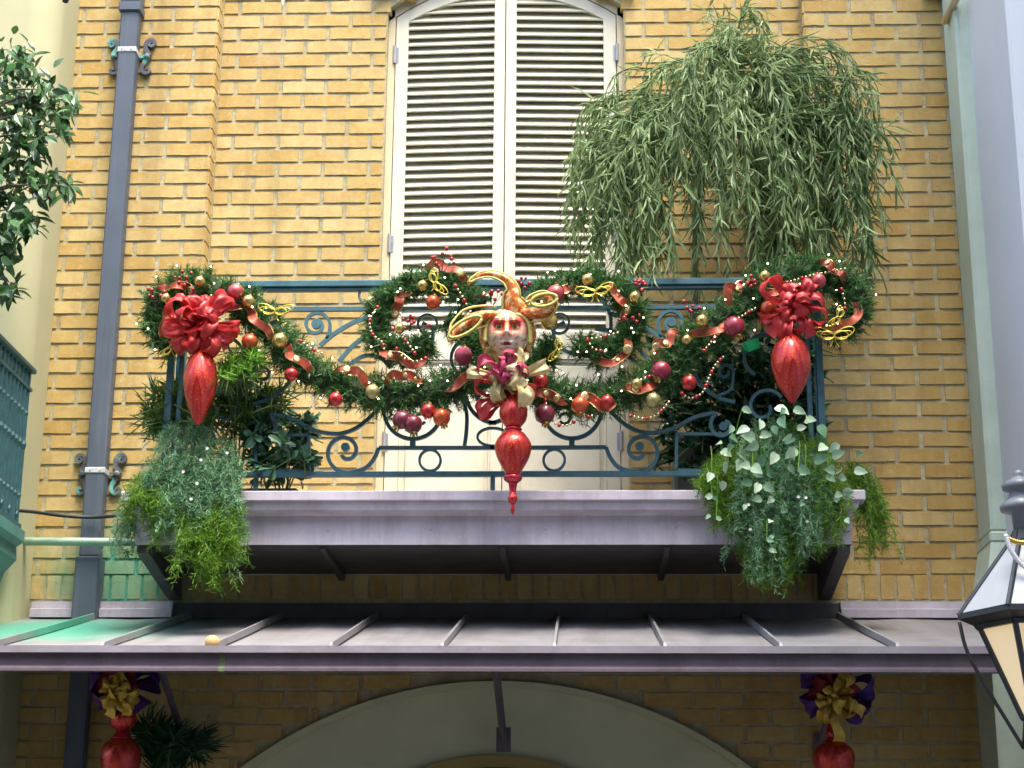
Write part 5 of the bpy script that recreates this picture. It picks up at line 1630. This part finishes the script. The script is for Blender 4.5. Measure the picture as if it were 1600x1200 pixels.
# ------------------------------------------------------------------ jester mask
JY = -.97
u = mpp(JY)
jc = PX(793, 522, JY)
jm = thing('jester_mask', 'jester mask with red eye patches and orange gold three pointed hat', 'mask', jc)
M_FACE = NT('painted_mask'); _c = M_FACE.attr('paint', 'Color'); _n = M_FACE.noise(60, 4)
M_FACE.base(M_FACE.mix(M_FACE.math('MULTIPLY', M_FACE.ramp(_n, [(.5, (0, 0, 0)), (.8, (1, 1, 1))]), .25), _c, (.45, .28, .10, 1))); M_FACE.set(Roughness=.55); M_FACE = M_FACE.mat
b = MB(); V = []; C = []; nu, nv = 41, 49
hw, hh = 35 * u, 43 * u
for j in range(nv):
    v = -1 + 2 * j / (nv - 1)
    for i in range(nu):
        s = -1 + 2 * i / (nu - 1)
        wv = math.sqrt(max(0, 1 - v * v)) ** .8 * (1 - .28 * max(0, -v)) if abs(v) < 1 else 0
        x = s * hw * max(wv, .02); z = v * hh
        dep = .065 * (max(0, 1 - s * s) ** .5) * max(.05, (1 - abs(v) ** 2.6)) 
        X, Z = x / hw, v
        g_ = lambda cx_, cz_, sx_, sz_: math.exp(-((X - cx_) / sx_) ** 2 - ((Z - cz_) / sz_) ** 2)
        dep += .034 * g_(0, -.12, .12, .20) + .022 * g_(0, -.24, .17, .09) - .024 * g_(.36, .10, .17, .13) - .024 * g_(-.36, .10, .17, .13)
        dep += .013 * (g_(.38, .34, .28, .08) + g_(-.38, .34, .28, .08)) + .014 * (g_(.5, -.22, .2, .2) + g_(-.5, -.22, .2, .2)) + .013 * g_(0, -.50, .22, .06) + .012 * g_(0, -.62, .18, .06) - .012 * g_(0, -.56, .25, .025) + .014 * g_(0, -.86, .2, .12)
        V.append((jc[0] + x, jc[1] - dep, jc[2] + z))
        white = np.array((.80, .71, .54)); red = np.array((.48, .025, .03)); gold = np.array((.60, .38, .10)); org_ = np.array((.62, .17, .06))
        col = white.copy()
        patch = (abs(X) > .06 and -.34 + .25 * abs(X) < Z < .68 - .05 * abs(X)) 
        if patch: col = red
        if patch and .46 < Z: col = white * .85 if X < -.1 else org_
        if patch and Z < -.08: col = red * .45 + org_ * .25 + white * .3
        if patch and abs(abs(X) - .3) < .05 and Z > .25: col = gold
        if math.exp(-((abs(X) - .36) / .17) ** 2 - ((Z - .10) / .12) ** 2) > .45: col = np.array((.58, .50, .16))
        if .62 < abs(X) * 1.0 and Z < .3: col = col * .6 + white * .4
        if (X / .21) ** 2 + ((Z + .55 - .06 * abs(X)) / .055) ** 2 < 1: col = np.array((.45, .03, .04)) if abs(Z + .55) > .016 else np.array((.12, .02, .02))
        if Z < -.1 and abs(X) > .2 and math.sin(X * 19 + 3 * math.sin(Z * 9)) * math.sin(Z * 17 + 1) > .62: col = gold * .7 + red * .3
        if abs(X) < .05 and .0 < Z < .45: col = gold
        C.append(col)
F = [(j * nu + i, j * nu + i + 1, (j + 1) * nu + i + 1, (j + 1) * nu + i) for j in range(nv - 1) for i in range(nu - 1)]
b.add(V, F, col=np.array(C)); part('face', b, M_FACE, jm, True)
M_EYEB = paint('olive_eyeball', (.46, .42, .20, 1), .15, var=.1, bump=0)
M_IRIS = paint('olive_eye', (.10, .12, .03, 1), .1, var=.1, bump=0); M_PUP = paint('black_pupil', (.01, .01, .01, 1), .1, bump=0)
for s in (-1, 1):
    e = np.array([jc[0] + s * .36 * hw, jc[1] - .038, jc[2] + .10 * hh]); b = MB(); b.sphere(e, .0165, 14); ob = part('eye', b, M_EYEB, jm, True)
    b = MB(); b.sphere(e + (0, -.0105, .001), .0098, 10, sc=(1, .7, 1)); part('iris', b, M_IRIS, ob, True)
    b = MB(); b.sphere(e + (0, -.0150, .001), .0055, 8, sc=(1, .6, 1)); part('pupil', b, M_PUP, ob, True)
    b = MB(); a = np.linspace(0, 2 * math.pi, 17); b.tube([e + np.array([.0195 * math.cos(q), -.006 - .004 * math.sin(q) ** 2, .0155 * math.sin(q)]) for q in a], .0032, 6); part('eye_rim', b, M_GOLDC, jm, True)
M_HAT = NT('orange_gold_hat_cloth'); _n = M_HAT.noise(45, 5, .7); M_HAT.base(M_HAT.ramp(_n, [(.3, (.36, .03, .015, 1)), (.45, (.54, .12, .025, 1)), (.52, (.68, .28, .05, 1)), (.62, (.84, .68, .40, 1))])); M_HAT.set(Roughness=.4, Metallic=.25); M_HAT.bump(M_HAT.noise(150), .3, .003); M_HAT = M_HAT.mat
M_TRIM = paint('chartreuse_gold_trim', (.52, .46, .12, 1), .4, metal=.2, var=.35, scale=90, bump=.6)
def horn(pts, radii, squash, nm='hat_point', rim=None):
    P = smooth(PXL(pts, JY), 8); rr_ = np.interp(np.linspace(0, 1, len(P)), np.linspace(0, 1, len(radii)), radii) * u
    b = MB(); b.tube(P, rr_, 16, squash=squash); ob = part(nm, b, M_HAT, jm, True)
    T = unit(np.gradient(P, axis=0)); N = unit(np.stack([-T[:, 2], 0 * T[:, 0], T[:, 0]], 1))
    for s in (-1, 1):
        b = MB(); b.tube(P + N * (rr_ * s)[:, None] + (0, -.006, 0), .0048, 6); part('trim', b, M_TRIM, ob, True)
horn([(806, 486, JY), (800, 468, JY - .02), (801, 452, JY - .03), (790, 437, JY - .03), (768, 429, JY - .03), (748, 432, JY - .04), (733, 441, JY - .05)], [22, 15, 9.5, 7, 5.5, 4.5, 1.5], .7)
horn([(778, 494, JY), (757, 494, JY - .03), (735, 500, JY - .06), (716, 515, JY - .08), (704, 531, JY - .09)], [15, 17, 19, 14, 2], .5)
horn([(812, 492, JY), (832, 490, JY - .03), (850, 488, JY - .06), (861, 475, JY - .09), (850, 462, JY - .11), (832, 465, JY - .12), (822, 472, JY - .12)], [14, 15, 14, 10, 6.5, 4, 1.5], .6)
# open cuff of the side points
b = MB(); cc = PX(850, 469, JY - .13)
a = np.linspace(0, 2 * math.pi, 25); b.tube([cc + np.array([20 * u * math.cos(q), 0, 10 * u * math.sin(q) + 3 * u * math.cos(q)]) for q in a], .0068, 6); part('cuff_rim', b, M_TRIM, jm, True)
b = MB(); cc = PX(727, 512, JY - .12); b.tube([cc + np.array([25 * u * math.cos(q) , -.01, 12 * u * math.sin(q) + 13 * u * math.cos(q)]) for q in a], .0068, 6); part('cuff_rim', b, M_TRIM, jm, True)
b = MB(); pts = smooth(PXL([(757, 535), (759, 512), (765, 499), (778, 493), (793, 499), (806, 492), (820, 497), (828, 512), (829, 538)], JY - .035), 6); b.tube(pts, .0095, 8)
part('hat_band', b, M_TRIM, jm, True)
b = MB()
for p in PXL([(733, 441, JY - .05), (704, 532, JY - .09), (823, 473, JY - .13)], 0): b.sphere(p, .010, 10)
part('bells', b, M_CAP, jm, True)
b = MB()
pts = smooth(PXL([(760, 498), (755, 515), (756, 532), (764, 550)], JY + .02), 6); b.tube(pts, .016, 8)
part('hood_side', b, M_HAT, jm, True)
b = MB()
pts = smooth(PXL([(827, 498), (832, 515), (831, 532), (822, 550)], JY + .02), 6); b.tube(pts, .014, 8)
part('hood_side', b, M_HAT, jm, True)

# ------------------------------------------------------------------ bead strings, gold butterflies, berry sprays
M_BR = bauble_mat('red_bead', (.5, .02, .02, 1), .2, .3); M_BG = bauble_mat('pale_gold_bead', (.75, .62, .35, 1), .2, .7)
def beads(label, pts, Y=-.895, r=.0062):
    P = smooth(PXL(pts, Y), 10); cum = np.concatenate([[0], np.cumsum(np.linalg.norm(np.diff(P, axis=0), axis=1))])
    n = int(cum[-1] / (r * 2.3)); b = MB()
    for k in range(n):
        s_ = cum[-1] * k / max(1, n - 1); p = np.array([np.interp(s_, cum, P[:, i]) for i in range(3)])
        big = k % 4 == 0; b.sphere(p, r * (1.35 if big else .9), 8, mi=0 if big else 1)
    solo('bead_string', b, [M_BR, M_BG], label, 'beads', P[0], True)
for lab, pts in (('red and gold bead string on the inner top of the left scroll', [(712, 447), (722, 463), (735, 487)]), ('red and gold beads down the outer side of the left scroll', [(590, 480), (578, 500), (582, 522), (597, 535), (600, 545)]),
                 ('red and gold beads along the bottom of the left scroll', [(615, 515), (630, 528), (640, 540), (648, 552)]), ('short red and gold bead string on the tail of the left scroll', [(620, 545), (632, 560), (648, 565), (665, 560)]),
                 ('red and gold bead string along the top of the right corner garland', [(1230, 442), (1262, 432), (1290, 426), (1320, 420)]), ('short red and gold bead string right of the right bow', [(1315, 452), (1320, 470), (1320, 482)]),
                 ('red and gold bead string hanging right of the red glass finial', [(852, 625), (857, 645), (868, 662), (885, 665), (905, 655), (925, 650)]), ('red and gold bead string looping under the right swag', [(985, 650), (1010, 654), (1030, 645), (1045, 628)]),
                 ('red and gold beads hanging from the right swag below its red bauble', [(1066, 615), (1080, 622), (1098, 613), (1108, 590), (1118, 570), (1130, 558)]), ('red and gold beads across the right scroll bottom', [(918, 530), (940, 527), (965, 520)]),
                 ('red and gold beads under the right scroll', [(918, 532), (928, 545), (945, 550)]), ('gold and red beads at the top of the left swag', [(470, 533), (487, 545), (503, 552)]), ('gold and red beads across the left corner garland', [(300, 490), (288, 478), (312, 470), (330, 462)]),
                 ('gold and red bead string over the climbing part of the right swag', [(1100, 548), (1125, 520), (1150, 500), (1180, 482)]), ('gold and red beads in the middle of the right swag', [(990, 600), (1010, 590), (1035, 585)])):
    beads(lab, pts)
def butterfly(label, px, py, s, rot, Y=-.92):
    b = MB(); c = PX(px, py, Y); uu = mpp(Y)
    for sd in (-1, 1):
        for k, (w_, h_) in enumerate(((26, 13), (22, 8), (17, 11))):
            a = np.linspace(0, 2 * math.pi, 21)
            X = sd * (1 - np.cos(a)) * w_ / 2; Z = np.sin(a) * h_ / 2 + np.abs(X) * .35 * (1 - .5 * k)
            xr = X * math.cos(rot) - Z * math.sin(rot); zr = X * math.sin(rot) + Z * math.cos(rot)
            b.tube(np.stack([c[0] + xr * uu * s, c[1] - .008 * k + 0 * X, c[2] + zr * uu * s], 1), .0026, 5, caps=False)
    for k in (-1, 1):
        b.tube(smooth([c, c + np.array([k * 3, 0, -9]) * uu * s, c + np.array([k * 6, -1, -14]) * uu * s], 4), .0024, 5)
    solo('wire_butterfly', b, M_GWIRE, label, 'ornament', c, True)
for a in (('gold wire butterfly on top of the left scroll', 680, 443, .95, -1.1), ('gold wire butterfly on top of the right scroll', 930, 458, 1.15, .15), ('gold wire butterfly at the head of the left swag', 430, 488, 1.1, -.05), ('gold wire butterfly at the lower edge of the right corner garland', 1303, 526, 1.25, .02), ('gold wire butterfly right of the right bow', 1310, 497, .75, 1.0),
          ('gold wire butterfly under the left bow', 268, 545, .8, .9), ('gold wire butterfly on the right swag beside the mask', 872, 548, .8, 1.2)):
    butterfly(*a)
def berries(label, px, py, n, spread, Y=-.86, seed=1):
    rg = np.random.default_rng(seed); b = MB(); c = PX(px, py + 18, Y)
    for k in range(n):
        e = PX(px + rg.normal(0, spread), py + rg.normal(-4, spread * .55), Y - rg.uniform(0, .05)); b.tube(smooth([c, (c + e) / 2 + rg.normal(0, .006, 3), e], 5), .0012, 4, mi=1, caps=False); b.sphere(e, rg.uniform(.0065, .0095), 8, mi=0)
    solo('berry_spray', b, [M_BERRY, M_TWIG], label, 'berries', c, True)
for k, a in enumerate((('red berry spray standing up from the top of the left scroll', 690, 412, 9, 12), ('red berry spray on top of the left corner garland', 295, 440, 11, 20), ('red berry spray at the outer left of the left corner garland', 245, 462, 8, 9), ('red berry spray at the outer end of the right scroll top', 1003, 445, 9, 8),
                      ('red berry spray beside the hat tip of the mask', 815, 445, 9, 9), ('red berry spray inside the left scroll', 640, 500, 8, 14), ('red berry spray left of the climbing right swag', 1080, 485, 7, 6), ('red berry spray at the top end of the right swag', 1170, 445, 7, 8), ('red berry spray inside the right scroll', 985, 500, 7, 8), ('red berry spray above the mask left of the hat tip', 768, 462, 7, 6))):
    berries(*a, seed=k + 20)
b = MB(); c = PX(1176, 540, -.86); b.sphere(c, .03, 4, sc=(1, .6, .8)); 
M_EMER = bauble_mat('emerald_foil', (.02, .36, .12, 1), .2, .6)
b = MB(); b.prism([(c[0] - .02, c[2] - .03), (c[0] + .03, c[2] - .012), (c[0] + .022, c[2] + .03), (c[0] - .03, c[2] + .014)], c[1] - .01, c[1]); b.prism([(c[0] - .02, c[2] - .03), (c[0] - .03, c[2] + .014), (c[0] - .045, c[2] - .005)], c[1] - .004, c[1] + .02)
solo('foil_ornament', b, M_EMER, 'emerald green foil piece below the plum fruit on the right swag', 'ornament', c)

# ------------------------------------------------------------------ decorations hanging under the canopy
M_PURPF = cloth('purple_tulle', (.05, .02, .16, 1), (.14, .05, .32, 1), .6, .05, None, .3); M_REDF = cloth('dark_red_tulle', (.16, .01, .02, 1), (.34, .03, .04, 1), .6, .05, None, .3)
HY = -.45
M_GOLDD = cloth('deep_gold_cloth', (.55, .34, .03, 1), (.80, .58, .12, 1), .35, .3)
bow('tulle_bow', 'purple and red tulle bow under the canopy at left', 192, 1070, 96, 60, HY + .03, [M_PURPF, M_REDF], 12, 31, (), .09)
bow('gold_bow', 'crumpled gold cloth bow hanging under the canopy at left', 188, 1082, 44, 62, HY - .07, [M_GOLDD], 9, 32, ((-.3, -.6), (.35, -.6)), .05)
finial('dark red glass finial hanging under the canopy at left', [(8, 1108), (18, 1116), (20, 1126), (16, 1136), (9, 1142), (12, 1148), (16, 1154), (27, 1166), (30, 1180), (28, 1200), (20, 1230), (8, 1260), (1, 1280)], 182, HY - .05, [('upper_ball', 0, 4, M_FINIAL), ('neck', 4, 6, M_REDG), ('bulb', 6, 12, M_FINIAL)])
bow('tulle_bow', 'purple and red tulle bow under the canopy at right', 1302, 1072, 104, 62, HY + .03, [M_PURPF, M_REDF], 12, 33, (), .09)
bow('gold_bow', 'long gold cloth bow trailing under the canopy at right', 1302, 1092, 46, 74, HY - .07, [M_GOLDD], 9, 34, ((.05, -.85), (.95, -.3)), .05)
finial('dark red glass finial hanging under the canopy at right', [(6, 1130), (10, 1145), (8, 1153), (14, 1158), (27, 1170), (31, 1184), (28, 1202), (18, 1230), (6, 1260), (1, 1280)], 1307, HY - .05, [('neck', 0, 2, M_REDG), ('bulb', 2, 9, M_FINIAL)])
